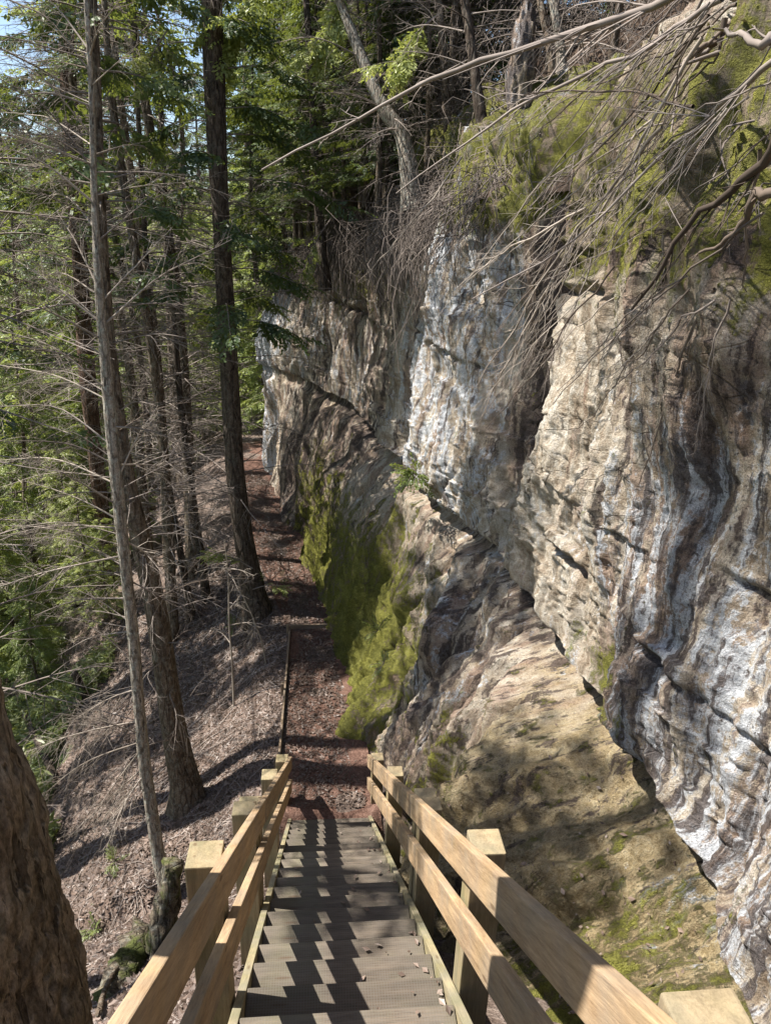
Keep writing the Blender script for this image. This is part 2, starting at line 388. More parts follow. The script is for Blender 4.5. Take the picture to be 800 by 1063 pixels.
def cr(a, b, c, d_, f): return .5*(2*b+(c-a)*f+(2*a-5*b+4*c-d_)*f**2+(3*b-a-3*c+d_)*f**3)
for s in range(len(seg)):
    i0 = 0 if s <= 2 else (3 if s == 3 else 4); i1 = 3 if s <= 2 else (4 if s == 3 else 10)
    g = lambda q: rows[min(max(q, i0), i1)]
    f = np.linspace(0, 1, seg[s], endpoint=(s == len(seg)-1))
    for ff_ in f:
        Xc.append(cr(g(s-1)[0], g(s)[0], g(s+1)[0], g(s+2)[0], ff_)); Zc.append(cr(g(s-1)[1], g(s)[1], g(s+1)[1], g(s+2)[1], ff_)); Vp.append(s+ff_)
X = np.array(Xc).T; Z = np.array(Zc).T; Vp = np.array(Vp); Y = np.repeat(ylist[:, None], X.shape[1], 1)
P = np.stack([X, Y, Z], -1); v = Vp[None]+0*X
upper = sstep(v, 3.6, 4.2)
w_edge = 1-.5*np.exp(-((v-4)/.6)**2)*(v >= 4)-.5*np.exp(-((v-4)/.6)**2)*(v < 4)
D = .26*fbm(P*np.array([.8, .75, .4]), 3, 31)
flz = P+.35*np.stack([0*Y, vnoise(P*np.array([.5, .5, .9]), 7), 0*Y], -1)
D += .17*(np.abs(fbm(flz*np.array([1.2, 1.7, .30]), 3, 41))-.35)*(.5+.5*upper)
D += (.16+.16*np.exp(-((Y-6.4)/2)**2))*(1-upper)*(np.abs(fbm(flz*np.array([.6, 2.5, .25]), 3, 43))-.35)
D += .075*fbm(flz*np.array([2, 5.0, .7]), 4, 51)
D += .03*(1-upper)*fbm(P*np.array([1.5, 2.2, .8]), 4, 57)
bz = (Z+.16*fbm(P*.8, 3, 61)+.04*Y)*2.6
D += .045*upper*((bz-np.floor(bz))**4-.2)*sstep(vnoise(P*np.array([.8, .9, .9]), 66), .0, .35)
def blocks(sc_, sd):
    q = P*np.array(sc_)+.35*np.stack([vnoise(P*1.7, sd+k_) for k_ in range(3)], -1)
    q[..., 1] += .5*np.floor(q[..., 2])*.73
    f_ = np.floor(q).astype(np.int64); return _hash(f_[..., 0]*0, f_[..., 1], f_[..., 2], sd)-.5
bm_ = sstep(vnoise(P*np.array([.6, .6, .6]), 68), -.35, .25)
D += upper*bm_*(.075*blocks((1, 1.3, 2.3), 201)+.04*blocks((1, 3.1, 4.6), 203)+.02*blocks((1, 7, 9.5), 207))+.03*(1-upper)*bm_*blocks((1, 2, 1.6), 205)
D += .024*fbm(P*np.array([6, 9, 3.]), 4, 71)
D += .013*fbm(P*24, 3, 81)
D += .12*sstep(v, 6.8, 7.6)*fbm(flz*np.array([1.5, 2.6, .9]), 4, 87)
def crack(line_z, y0, y1, width, depth, seed, tilt=0.0):
    """narrow groove along a bedding line"""
    c = line_z+tilt*(Y-y0)+.07*fbm(np.stack([Y*1.6, Y*0+seed, Y*0], -1), 4, seed)
    m = sstep(Y, y0-.3, y0)*sstep(Y, y1+.3, y1)*sstep(vnoise(np.stack([Y*1.1, Y*0+seed*3., Y*0], -1), seed)+.4, 0, .3)
    q = (Z-c)/width
    return m*depth*np.exp(-q*q) - m*depth*.4*np.exp(-((q-2)/1.4)**2)
up2 = sstep(v, 4.2, 4.5)
ck = crack(-2.38, -1, 5.6, .035, .14, 5, .02)+crack(-2.1, .5, 3.6, .02, .05, 9, -.05)+crack(-.85, -1, 3.9, .035, .16, 13, .06)
ck += crack(-.22, -1, 6.5, .03, .12, 17)+crack(-1.75, 1.0, 3.6, .02, .05, 25, .1)+crack(-1.2, 8, 12, .025, .06, 29, .05)
ck += crack(.05, -1, 6.5, .025, .07, 33)+crack(-1.1, 13, 20, .05, .12, 35, .02)
D -= ck*up2
# steep joint in the lower wall
jl = 8.35-.42*(Z+4.1)+.12*vnoise(np.stack([Z*2, Z*0, Z*0], -1), 4)
jm = (1-upper)*sstep(Z, -6.6, -6.2)*sstep(Z, -3.3, -3.9)
D -= jm*.13*np.exp(-((Y-jl)/.05)**2)
jl2 = 6.9-.5*(Z+4.0)
D -= (1-upper)*.10*np.exp(-((Y-jl2)/.09)**2)
D *= w_edge
D += .05*fbm(np.stack([Y*2.2, Y*0+7, Y*0], -1), 4, 91)*np.exp(-((v-4)/.5)**2)   # ragged lip
nx = -np.ones_like(X); nz = .25+.9*sstep(v, 7, 9.2)+.35*(1-sstep(v, 2, 3.2)); ln = np.hypot(nx, nz)
Xf = X+D*nx/ln; Zf = Z+D*nz/ln
i4 = int(np.argmin(np.abs(Vp-4)))
lipx = smooth(Xf[:, i4], 5)[:, None]; lipz = Zf[:, i4][:, None]
under = (v < 3.99)
setb = np.interp(ylist, [0, 4.6, 5.6, 7, 9, 11.5, 13, 17, 19], [.42, .42, .34, .3, .28, .28, .28, .15, .05])[:, None]
Zf = np.where(under & (v < 3.6), np.minimum(Zf, lipz-.05), Zf)
need = lipx+setb*sstep(Zf, lipz-.42, lipz-.10)+.05*vnoise(P*np.array([2, 3, 2.]), 77)
Xf = np.where(under & (v > 1.2), np.where(Zf > lipz-.75, np.maximum(Xf, need-1.0*(1-sstep(Zf, lipz-.75, lipz-.2))), Xf), Xf)
zrel = (Z-zb[:, None])/(-3-zb[:, None])
moss = sstep(Z, -.8, .3)*.64*sstep(Y, 7.2, 6.4)*sstep(Z, 1.5, 1.0)+sstep(Z, -.1, .45)*.7*sstep(Y, 7, 7.4)
moss += (1-upper)*sstep(Y, 6.8, 8.6)*sstep(Y, 17.5, 14)*(.78*sstep(zrel, 1.0, .35))+(1-upper)*np.exp(-((Y-9.7)/1.0)**2)*.28
moss += (1-upper)*sstep(Y, 4, 2.5)*.5*sstep(Z, -3.1, -3.7)+(1-upper)*(sstep(Y, 7.5, 4.5)*.2+.3*np.exp(-((Y-5.6)/1.2)**2)*sstep(Z, -3.6, -4.6))
moss += .9*np.exp(-((Y-4.25)/.6)**2)*np.exp(-((Z+2.85)/.22)**2)*upper
moss += .45*sstep(Y, 12.2, 13)*sstep(Y, 19.5, 18)*upper*sstep(Z, -2, -.5)
cush = np.clip(moss+.55*fbm(P*np.array([3, 3, 2.]), 3, 151)-.45, 0, .5)*np.clip(.5+fbm(P*8, 3, 153), 0, 1.3)
Xf = Xf-.09*cush; Zf = Zf+.05*cush
ochre = .55*sstep(Y, 5.6, 4.2)*(1-upper)+.2*sstep(Z, -.8, -.1)*upper*sstep(Y, 7, 6)+.35*(1-upper)
pale = upper*(.68*sstep(Y, 5.4, 3.6)*sstep(Z, -.3, -1.3)+.62*sstep(Y, 7.2, 8)*sstep(Y, 12, 11)+.4*sstep(Y, 12.5, 14))
pale += .7*sstep(Y, 18.6, 19.5)+.35*(1-upper)*np.exp(-((Y-7.2)/1.2)**2)+.55*(1-upper)*np.exp(-((Y-2.9)/.6)**2)*sstep(Z, -3.9, -3.5)
pale -= .3*upper*np.exp(-((Y-5.5)/.9)**2)*sstep(Z, -2.2, -1)+.35*(1-upper)*sstep(Y, 5.5, 4.5)
dark = .8*np.exp(-((Z-.02)/.12)**2)*sstep(Y, 6.6, 5.5)+1.3*np.exp(-((Y-7.05)/.4)**2)*upper*sstep(Z, -2.8, -1.6)+np.clip(ck*6, 0, 1)*.6*up2  # recess wall near the corner: brown stain plus its shadow, put into the colour
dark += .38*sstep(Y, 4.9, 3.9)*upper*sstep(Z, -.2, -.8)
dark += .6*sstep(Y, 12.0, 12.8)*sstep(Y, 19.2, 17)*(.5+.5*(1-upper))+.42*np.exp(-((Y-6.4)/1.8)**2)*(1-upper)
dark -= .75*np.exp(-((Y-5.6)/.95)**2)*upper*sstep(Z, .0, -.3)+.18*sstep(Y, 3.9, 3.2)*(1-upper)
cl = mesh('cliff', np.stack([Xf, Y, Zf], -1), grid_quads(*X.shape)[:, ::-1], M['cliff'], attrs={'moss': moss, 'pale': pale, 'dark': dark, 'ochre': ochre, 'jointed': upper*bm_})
tag(cl, 'streaked sandstone cliff with an undercut ledge, moss and pale lichen', kind='structure')

# wooded slope above the cliff
ux = np.concatenate([np.linspace(-.25, 3, 40), np.linspace(3.2, 30, 50)]); uy = np.arange(-4, 45, .14)
XT = np.interp(uy, cy+[45], xtop+[12]); XT2 = smooth(XT, 15)
AX = XT2[:, None]+ux[None]; AY = np.repeat(uy[:, None], len(ux), 1)
DZ = lambda y: np.interp(y, [14, 17, 20.5, 30, 45], [0, -.45, -1.6, -3, -3])
AZ = 1.28+DZ(AY)+np.interp(ux, [-.25, 0, .8, 30], [-.7, -.4, .5, 20])[None]+.0*AX
pp = np.stack([AX, AY, AX*0], -1); AZ = AZ+sstep(ux, 0, 1)[None]*(.35*fbm(pp*.6, 3, 101)+.1*fbm(pp*2.5, 3, 103))
def Hup(x, y):
    dx = x-np.interp(y, uy, XT2); return 1.28+DZ(y)+np.interp(dx, [-.25, 0, .8, 30], [-.7, -.4, .5, 20])
o = mesh('upper_slope', np.stack([AX, AY, AZ], -1), grid_quads(*AX.shape)[:, ::-1], M['soil'])
tag(o, 'dark wooded slope of bare soil and litter above the cliff', kind='structure')

# ------------------------------------------------------------------ staircase
SL = .713; STD = np.array([0, 1, -SL])/math.hypot(1, SL)
def board(name, center, xdir, ydir, size, mat, parent, base, bev=.004):
    """a box of size (along x,y,z of its own frame), bevelled"""
    xd = Vector(xdir).normalized(); yd = Vector(ydir); yd = (yd-yd.dot(xd)*xd).normalized(); zd = xd.cross(yd)
    bm = bmesh.new(); bmesh.ops.create_cube(bm, size=1)
    for q in bm.verts: q.co = Vector((q.co.x*size[0], q.co.y*size[1], q.co.z*size[2]))
    bmesh.ops.bevel(bm, geom=bm.edges[:], offset=bev, segments=2, affect='EDGES', profile=.6)
    me = bpy.data.meshes.new(name); bm.to_mesh(me); bm.free(); me.materials.append(mat)
    o = bpy.data.objects.new(name, me); C.objects.link(o)
    m = Matrix((xd, yd, zd)).transposed().to_4x4(); m.translation = Vector(center)-Vector(base)
    o.matrix_local = m
    if parent: o.parent = parent
    return o
sbase = (.1, 0, -1.6)
stair = thing('wooden_staircase', 'weathered wooden staircase with plank railings descending beside the cliff', 'staircase', sbase)
run = .2665; TXL, TXR = -.33, .57
nt = 0
for k in range(-2, 26):
    yc = k*run+.1; zt = -1.6-SL*yc
    j = rng.normal(0, .004, 3)
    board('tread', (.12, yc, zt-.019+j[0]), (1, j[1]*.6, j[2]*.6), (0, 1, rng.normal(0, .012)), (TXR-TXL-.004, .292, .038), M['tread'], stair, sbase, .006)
yA, yB = -.75, 6.85
for x in (-.352, .592):
    yc = (yA+yB)/2; L = (yB-yA)*math.hypot(1, SL)
    zc = -1.6-SL*yc+.10-.14*math.hypot(1, SL)
    board('stringer', (x, yc, zc), STD, (1, 0, 0), (L, .04, .28), M['stringer'], stair, sbase)
posts = [-.5, .95, 2.3, 3.56, 3.73, 5.3, 7.02]
for side, xr, xp in ((-1, -.355, -.447), (1, .592, .684)):
    rl = bpy.data.objects.new('railing', None); C.objects.link(rl); rl.parent = stair
    for (ya, yb) in ((-.8, 3.64), (3.65, 7.12)):
        for nm, top in (('top_rail', -.65), ('mid_rail', -.985)):
            yc = (ya+yb)/2; L = (yb-ya)*math.hypot(1, SL)-.004; jx = rng.normal(0, .003)
            zc = top-SL*yc-.07*math.hypot(1, SL)
            board(nm, (xr+jx, yc, zc), STD, (1, 0, 0), (L, .04, .14), M['rail'], rl, sbase, .005)
    for i, yp in enumerate(posts):
        if i == 1: yp = .62 if side < 0 else .80
        top = -.65-SL*yp+(-.015 if i != 3 else -.05)+rng.normal(0, .01)
        bot = float(H(xp, yp))-.5 if side < 0 else -1.6-SL*yp-.75
        lean = rng.normal(0, .006)
        board('post', (xp+(.004 if side > 0 else -.004), yp, (top+bot)/2), (lean, rng.normal(0, .006), 1), (1, 0, 0), (top-bot, .138, .138 if i not in (3, 4) else .12), M['post'], rl, sbase, .006)
# edging of the path below the stairs
eb = thing('path_edging', 'low dark plank edging along the outer side of the path', 'edging', (-.5, 9.4, -6.3))
board('plank', (-.53, 9.3, -6.285), (0.0, 1, -.005), (1, 0, 0), (3.7, .03, .10), M['board'], eb, (-.5, 9.4, -6.3))
board('plank', (-.2, 11.28, -6.285), (1, .05, .0), (0, 1, 0), (.66, .04, .09), M['board'], eb, (-.5, 9.4, -6.3))
for yy in (7.6, 9.3, 11.1):
    board('stake', (-.565, yy, -6.35), (.02, .02, 1), (1, 0, 0), (.42, .045, .045), M['board'], eb, (-.5, 9.4, -6.3))

# ------------------------------------------------------------------ dead wood
def limb(T, p0, p1, r0, arch=.12, twigs=8, tl=.45, n=5, droop=.3, side=None, sub=2):
    p0 = np.asarray(p0, float); p1 = np.asarray(p1, float); L = np.linalg.norm(p1-p0); dr = (p1-p0)/(L+1e-9)
    mid = (p0+p1)/2+np.array([0, 0, arch*L])+rv(.03*L)
    c = curve([p0, mid+(p0-mid)*.15*0, p1], 10)+np.cumsum(rng.normal(0, .004*L, (10, 3)), 0)*np.linspace(0, 1, 10)[:, None]
    T.add(c, r0*np.linspace(1, .22, 10), n)
    for q in range(twigs):
        t = rng.uniform(.22, .98); k = t*9; i = min(int(k), 8); b = c[i]+(c[i+1]-c[i])*(k-i)
        l = L*tl*(1.15-t)*rng.uniform(.5, 1.2)+.06
        sd = unit(np.cross(dr, rv(1)))
        e = b+unit(dr*.9+sd*rng.uniform(.5, 1.1)+np.array([0, 0, -droop]))*l
        m = (b+e)/2+rv(.07*l)+np.array([0, 0, .06*l])
        cc = curve([b, m, e], 6); T.add(cc, r0*(.42*(1-t*.6))*np.linspace(1, .3, 6), 3)
        for w in range(sub):
            i2 = rng.integers(1, 5); b2 = cc[i2]; e2 = b2+unit(unit(e-b)+rv(.6)+np.array([0, 0, -droop*.7]))*l*rng.uniform(.25, .55)
            T.add(curve([b2, (b2+e2)/2+rv(.05*l), e2], 4), r0*.2*np.linspace(1, .4, 4), 3)
def trunk_mesh(name, pts, radii, mat, parent, off, n=18, k=60, rough=.04, flare=0.0, furrow=0.0):
    c = curve(pts, k); r = np.interp(np.linspace(0, 1, k), np.linspace(0, 1, len(radii)), radii)
    th = np.arange(n)*2*math.pi/n
    tt = np.gradient(c, axis=0); tt /= np.linalg.norm(tt, axis=1, keepdims=True)
    A = np.cross(tt, [0., 1., .02]); A /= np.linalg.norm(A, axis=1, keepdims=True); B = np.cross(tt, A)
    u = np.stack([np.cos(th)[None]+0*r[:, None], np.sin(th)[None]+0*r[:, None], np.arange(k)[:, None]*.06+0*th[None]], -1)
    rr = r[:, None]*(1+rough*fbm(u*np.array([2, 2, 1.]), 4, int(abs(pts[0][0])*100) % 91))
    if flare:
        lob = .5+.5*np.cos(th*4+1.2)+.25*np.cos(th*7)
        z = np.linspace(0, 1, k)[:, None]; rr = rr*(1+flare*np.exp(-z*14)*(.55+.6*lob[None]))
    V = c[:, None]+rr[..., None]*(np.cos(th)[None, :, None]*A[:, None]+np.sin(th)[None, :, None]*B[:, None])
    i = (np.arange(k-1)*n)[:, None]; a = np.arange(n)[None]; b = (a+1) % n
    Q = np.stack([i+a, i+a+n, i+b+n, i+b], -1).reshape(-1, 4)[:, ::-1]
    return mesh(name, V, Q, mat, parent, True, off), c

# ------------------------------------------------------------------ foliage
def spray(nside=9, seed=0, w=.05, L=.17):
    """flat feathery hemlock spray of unit length along +x; leaf quads (K,4,3)"""
    r_ = np.random.default_rng(seed); out = []
    def leaf(b, d, l, wd):
        s = np.array([-d[1], d[0], 0]); s = s/(np.linalg.norm(s)+1e-9); s = s*math.cos(.5)+np.array([0, 0, r_.normal(0, .6)]); m = b+d*l*.5
        out.append([b, m+s*wd, b+d*l, m-s*wd])
    for k in range(nside):
        t = .08+.9*k/nside; b = np.array([t, 0, -.16*t*t])
        for sd in (-1, 1):
            an = sd*(.75+r_.normal(0, .15)); d_ = np.array([math.cos(an), math.sin(an), -.2+r_.normal(0, .1)])
            l = .42*(1-t*.75)*r_.uniform(.7, 1.15); m = 3
            for j in range(m):
                bb = b+d_*l*j/m; a2 = an+r_.normal(0, .35); leaf(bb, np.array([math.cos(a2), math.sin(a2), -.25+r_.normal(0, .15)]), max(l/m*1.5, .07), w*r_.uniform(.5, 1))
    return np.array(out)
SPR = [spray(8, s) for s in range(4)]
def place_sprays(items):
    """items: list of (pos, dir, scale, tone) -> verts, quads, tone"""
    Vs, Ts = [], []
    pos = np.array([i[0] for i in items]); dr = np.array([i[1] for i in items]); scl = np.array([i[2] for i in items]); tn = np.array([i[3] for i in items])
    x = dr/np.linalg.norm(dr, axis=1, keepdims=True); up = np.array([0, 0, 1.])+rng.normal(0, .35, pos.shape)
    y = np.cross(up, x); y /= np.linalg.norm(y, axis=1, keepdims=True)+1e-9; z = np.cross(x, y)
    Rm = np.stack([x, y, z], 1)*scl[:, None, None]
    w = rng.integers(0, len(SPR), len(items))
    for s in range(len(SPR)):
        m = w == s
        if not m.any(): continue
        Vv = np.einsum('kqa,nab->nkqb', SPR[s], Rm[m])+pos[m][:, None, None]
        Vs.append(Vv.reshape(-1, 3)); t = tn[m][:, None, None]+rng.normal(0, .10, (m.sum(), SPR[s].shape[0], 1))
        Ts.append(np.repeat(t, 4, 2).reshape(-1))
    V = np.concatenate(Vs); return V, np.arange(len(V)).reshape(-1, 4), np.clip(np.concatenate(Ts), 0, 1)
def limb_sprays(items, T, b, e, r0, nsp, size, tone, sag=.25, wood_n=4):
    L = np.linalg.norm(e-b); mid = (b+e)/2+np.array([0, 0, sag*.35*L]); c = curve([b, mid, e], 7); T.add(c, r0*np.linspace(1, .25, 7), wood_n)
    d0 = unit(e-b)
    for q in range(nsp):
        t = rng.uniform(.25, 1)**.8; k = t*6; i = min(int(k), 5); p = c[i]+(c[i+1]-c[i])*(k-i); tg = unit(c[i+1]-c[i])
        sd = unit(np.cross(tg, [0, 0, 1.]))*rng.choice([-1, 1])
        dd = unit(tg*rng.uniform(.4, 1)+sd*rng.uniform(.2, 1.0)+np.array([0, 0, -.25+rng.normal(0, .12)]))
        items.append((p, dd, size*rng.uniform(.6, 1.25)*(1.15-.4*t), tone+rng.normal(0, .12)))
    items.append((e, d0, size*.8, tone+.15))
# big trunk close on the left
by = 1.72; TR = .33; ed = []
for px_, py_e in ((0, 690), (50, 880), (95, 1063)):
    r_ = ray(px_, py_e); dh = r_[:2]/np.hypot(*r_[:2]); Dd = (by-TR*dh[0])/dh[1]
    ed.append((r_[2]/np.hypot(*r_[:2])*Dd, Dd*dh[0]-TR*dh[1]))
ed.sort(); bx = float(np.interp(-3, [e[0] for e in ed], [e[1] for e in ed]))
zb0 = float(H(bx, by))-.2
bt = thing('tree', 'thick dark furrowed tree trunk close by at the lower left, beside the stairs', 'tree', (bx, by, zb0))
k, n = 420, 220; zz = np.linspace(0, 8.5, k); th = np.arange(n)*2*math.pi/n
lean = np.polyfit([e[0] for e in ed], [e[1] for e in ed], 1)
cc = np.stack([lean[0]*np.clip(zb0+zz, -9, -.5)+lean[1], by+.0*zz, zb0+zz], -1)
rr = (TR+.0*zz-.012*np.maximum(zb0+zz, 0)+.10*np.exp(-zz/.4))[:, None]+0*th
u = np.stack([np.cos(th)[None]*.33+0*zz[:, None], np.sin(th)[None]*.33+0*zz[:, None], zz[:, None]+0*th], -1)
wv_ = .06*np.stack([fbm(u*7, 2, s_) for s_ in (3, 4, 5)], -1)
uu = u+wv_
fr = np.abs(fbm(uu*np.array([7.5, 7.5, 2.6]), 2, 111)); fr2 = np.abs(fbm(uu*np.array([16, 16, 7]), 2, 117))
msk = sstep(fbm(u*np.array([3, 3, 2.]), 2, 119), -.5, .3)
rr = rr+.036*sstep(fr, .0, .13)*(.3+.7*msk)+.009*sstep(fr2, 0, .3)+.022*fbm(u*3, 3, 115)+.004*fbm(u*30, 3, 116)-.02
V = np.stack([cc[:, 0:1]+rr*np.cos(th), cc[:, 1:2]+rr*np.sin(th), cc[:, 2:3]+0*rr], -1)
i = (np.arange(k-1)*n)[:, None]; a = np.arange(n)[None]; b = (a+1) % n
mesh('trunk', V, np.stack([i+a, i+b, i+b+n, i+a+n], -1).reshape(-1, 4), M['bark_near'], bt, True, (bx, by, zb0))

# pale dead hemlock with the bare limbs
B1 = march(180, 935); Y1 = B1[1]
sp = [B1-np.array([0, 0, .3])]+[onY(px, py, y) for px, py, y in ((172, 915, Y1), (165, 885, Y1+.05), (150, 790, Y1+.1), (143, 720, Y1+.15), (137, 650, Y1+.2), (127, 560, Y1+.2), (118, 470, Y1+.2), (110, 380, Y1+.2), (103, 300, Y1+.15), (98, 200, Y1+.15), (95, 100, Y1+.1), (90, 0, Y1+.1), (84, -130, Y1+.1), (80, -420, Y1))]
t1 = thing('dead_tree', 'pale dead conifer with many bare arching limbs, second trunk from the left', 'tree', tuple(B1))
R1 = [.095, .085, .075, .062, .059, .057, .056, .053, .045, .036, .028, .022, .02, .016, .009]
trunk_mesh('trunk', sp, R1, M['bark_pale'], t1, B1, 14, 150, .16)
def spine_at(py):
    P = np.array(sp); q = [531.5-F*(p@UU)/(p@FW) for p in P]; o = np.argsort(q)
    return np.array([np.interp(py, np.array(q)[o], P[o, a]) for a in range(3)])
L1 = [((98, 336), (0, 259)), ((96, 307), (40, 288)), ((90, 237), (40, 205)), ((88, 211), (-6, 150)), ((86, 176), (-6, 80)), ((84, 141), (6, 54)),
      ((82, 74), (5, -2)), ((84, 51), (42, -6)), ((99, 58), (125, 0)), ((112, 314), (178, 233)), ((114, 338), (245, 246)), ((100, 335), (50, 296)),
      ((101, 352), (-6, 305)), ((101, 405), (-6, 340)), ((105, 415), (-6, 377)), ((107, 463), (-6, 422)), ((110, 482), (-6, 459)), ((112, 502), (-6, 478)),
      ((112, 524), (20, 478)), ((114, 540), (32, 500)), ((119, 548), (-6, 556)), ((117, 576), (-6, 610)), ((119, 442), (198, 462)), ((126, 482), (198, 497)),
      ((120, 585), (10, 560)), ((125, 620), (40, 640)), ((130, 655), (60, 680)), ((139, 748), (26, 778)), ((141, 769), (39, 832)), ((141, 762), (60, 740)),
      ((137, 715), (80, 745)), ((143, 775), (95, 850)), ((146, 795), (70, 870)), ((148, 800), (110, 880)), ((133, 690), (70, 640)), ((135, 600), (200, 640)), ((128, 560), (180, 600)), ((122, 500), (165, 420)),
      ((104, 250), (160, 200)), ((100, 160), (150, 150)), ((107, 300), (60, 220)), ((93, 110), (20, 100)), ((97, 190), (55, 195))]
for (a_, b_) in L1:
    y0 = Y1+.15; s0 = spine_at(a_[1]); p1 = onY(b_[0], b_[1], y0+rng.uniform(-.55, .8))
    T = Tubes(); low = a_[1] > 690
    limb(T, s0, p1, rng.uniform(.008, .012) if not low else .010, (.10 if a_[1] < 540 and b_[0] < 100 else .03), 20 if not low else 26, .38 if not low else .6, 5, .25 if not low else .6, sub=2 if not low else 3)
    T.build('limb', M['twig_pale'] if low or rng.random() < .75 else M['twig_mid'], t1, B1)

for q in range(30):
    py0 = rng.uniform(20, 700); s0 = spine_at(py0); sd_ = -1 if q % 4 else 1
    p1 = s0+np.array([sd_*rng.uniform(.5, 1.3), rng.uniform(-.5, .8), rng.uniform(-.15, .35)]); T = Tubes()
    limb(T, s0, p1, rng.uniform(.005, .008), .08, 16, .45, 4, .3); T.build('limb', [M['twig_mid'], M['twig_pale'], M['twig_dark']][q % 3], t1, B1)

def standing_dead(name, label, basepx, px_list, radii, mat, nl, twigmat, lim=(.25, .98), Ln=(.5, 1.6), flare=.6, group=None, yoff=0, seg=18, dens=8, rough=.1, live=None):
    B = march(*basepx); Yb = B[1]
    pts = [B-np.array([0, 0, .25])]+[onY(px, py, Yb+yoff*i) for i, (px, py) in enumerate(px_list)]
    t = thing(name, label, 'tree', tuple(B), group)
    _, c = trunk_mesh('trunk', pts, radii, mat, t, B, seg, 110, rough, flare)
    for q in range(nl):
        i = int(rng.uniform(*lim)*109); b = c[i]; an = rng.uniform(0, 6.28); l = rng.uniform(*Ln)*(1.1-.4*i/109)
        e = b+np.array([math.cos(an), math.sin(an), rng.uniform(-.25, .3)])*l
        T = Tubes(); limb(T, b, e, rng.uniform(.007, .012), .06, dens, .45, 4, .3); T.build('limb', twigmat, t, B)
    if live:
        z0_, n_, l_, sz, mt = live; it = []; T = Tubes()
        for q in range(n_):
            i = int((z0_+(1-z0_)*(q+.5)/n_)*109); b = c[i]; an = q*2.4+rng.normal(0, .3); l = l_*rng.uniform(.6, 1.2)*(1.15-.6*i/109)
            limb_sprays(it, T, b, b+np.array([math.cos(an)*l, math.sin(an)*l, -.15*l]), .012, 13, sz, .42)
        tag(T.build('branches', twigmat, t, B), kind='stuff'); V, Q, tn = place_sprays(it); mesh('crown', V, Q, mt, t, False, B, {'tone': tn})
    return t
standing_dead('tree', 'straight brown conifer trunk with a wide pale base, just behind the pale dead one', (196, 836), [(193, 815), (183, 770), (172, 700), (163, 640), (153, 590), (143, 545), (133, 500), (124, 440), (117, 385), (112, 330), (107, 250), (104, 180), (101, 90), (97, 0), (90, -200), (84, -800)],
              [.24, .18, .15, .135, .125, .115, .1, .085, .07, .058, .05, .044, .04, .036, .03, .012], M['bark_brown'], 46, M['twig_mid'], (.12, .8), (.5, 1.7), .55, live=(.72, 14, 1.2, .5, M['leaf_dark']))
standing_dead('tree', 'thick dark conifer trunk at the left edge of the path, by the bend', (268, 636), [(264, 615), (255, 570), (248, 520), (243, 470), (240, 420), (237, 370), (233, 300), (229, 220), (224, 120), (220, 0), (216, -150), (212, -400), (208, -700)],
              [.29, .18, .165, .16, .157, .153, .148, .14, .13, .15, .14, .13, .11, .06], M['bark_dark'], 70, M['twig_mid'], (.2, .95), (.7, 2.2), .5, dens=10, live=(.5, 46, 2.3, .6, M['leaf_dark']))
standing_dead('tree', 'thin dark leaning trunk, right one of two between the brown trunk and the path', (215, 624), [(212, 600), (205, 550), (198, 500), (190, 440), (184, 380), (178, 300), (170, 180), (165, 40)],
              [.1, .075, .07, .066, .062, .058, .054, .045, .035], M['bark_dark'], 45, M['twig_mid'], (.1, .95), (.5, 1.8), .4)
standing_dead('tree', 'thin dark leaning trunk, left one of two between the brown trunk and the path', (199, 641), [(195, 615), (185, 560), (176, 510), (168, 460), (162, 400), (155, 320), (148, 200), (140, 60)],
              [.09, .07, .064, .06, .056, .052, .048, .04, .03], M['bark_dark'], 40, M['twig_mid'], (.1, .95), (.5, 1.6), .4)
standing_dead('tree', 'thick reddish brown trunk rising behind the pale dead conifer', (112, 610), [(110, 580), (100, 480), (92, 400), (86, 320), (80, 220), (72, 100), (66, -20)],
              [.26, .19, .18, .175, .17, .165, .15, .12], M['bark_red'], 60, M['twig_mid'], (.2, .95), (1.2, 3.5), .4, dens=10, live=(.55, 30, 2.6, .7, M['leaf_dark']))
standing_dead('sapling', 'slender dead sapling with white twigs beside the dark trunk', (243, 735), [(241, 690), (238, 650), (237, 600), (233, 560)], [.016, .014, .012, .01, .006], M['twig_pale'], 12, M['twig_pale'], (.3, .95), (.25, .6), 0, seg=8, dens=6)
standing_dead('sapling', 'bent pale dead sapling with forked white twigs at the path edge', (278, 690), [(272, 668), (262, 640), (252, 618), (246, 600)], [.014, .012, .010, .009, .005], M['twig_pale'], 9, M['twig_pale'], (.3, .95), (.3, .7), 0, seg=8, dens=6)

# stumps and logs on the slope
def log_thing(name, label, cat, p0, p1, r0, r1, mat, rough=.15):
    p0 = np.asarray(p0, float); p1 = np.asarray(p1, float)
    t = thing(name, label, cat, tuple(p0))
    k, n = 26, 14; c = curve([p0, (p0+p1)/2+rv(.04), p1], k); r = np.linspace(r0, r1, k)
    c = np.vstack([c[:1], c, c[-1:]]); r = np.concatenate([[.001], r, [.001]]); k += 2
    tt = unit(p1-p0); A = unit(np.cross(tt, [.1, .9, .3])); B = np.cross(tt, A); th = np.arange(n)*2*math.pi/n
    u = np.stack([np.cos(th)[None]+0*r[:, None], np.sin(th)[None]+0*r[:, None], np.arange(k)[:, None]*.15+0*th[None]], -1)
    rr_ = r[:, None]*(1+rough*fbm(u*2, 4, int(abs(p0[1])*37) % 77))
    V = c[:, None]+rr_[..., None]*(np.cos(th)[None, :, None]*A+np.sin(th)[None, :, None]*B)
    i = (np.arange(k-1)*n)[:, None]; a = np.arange(n)[None]; b = (a+1) % n
    mesh('wood', V, np.stack([i+a, i+b, i+b+n, i+a+n], -1).reshape(-1, 4), mat, t, True, p0)
    return t
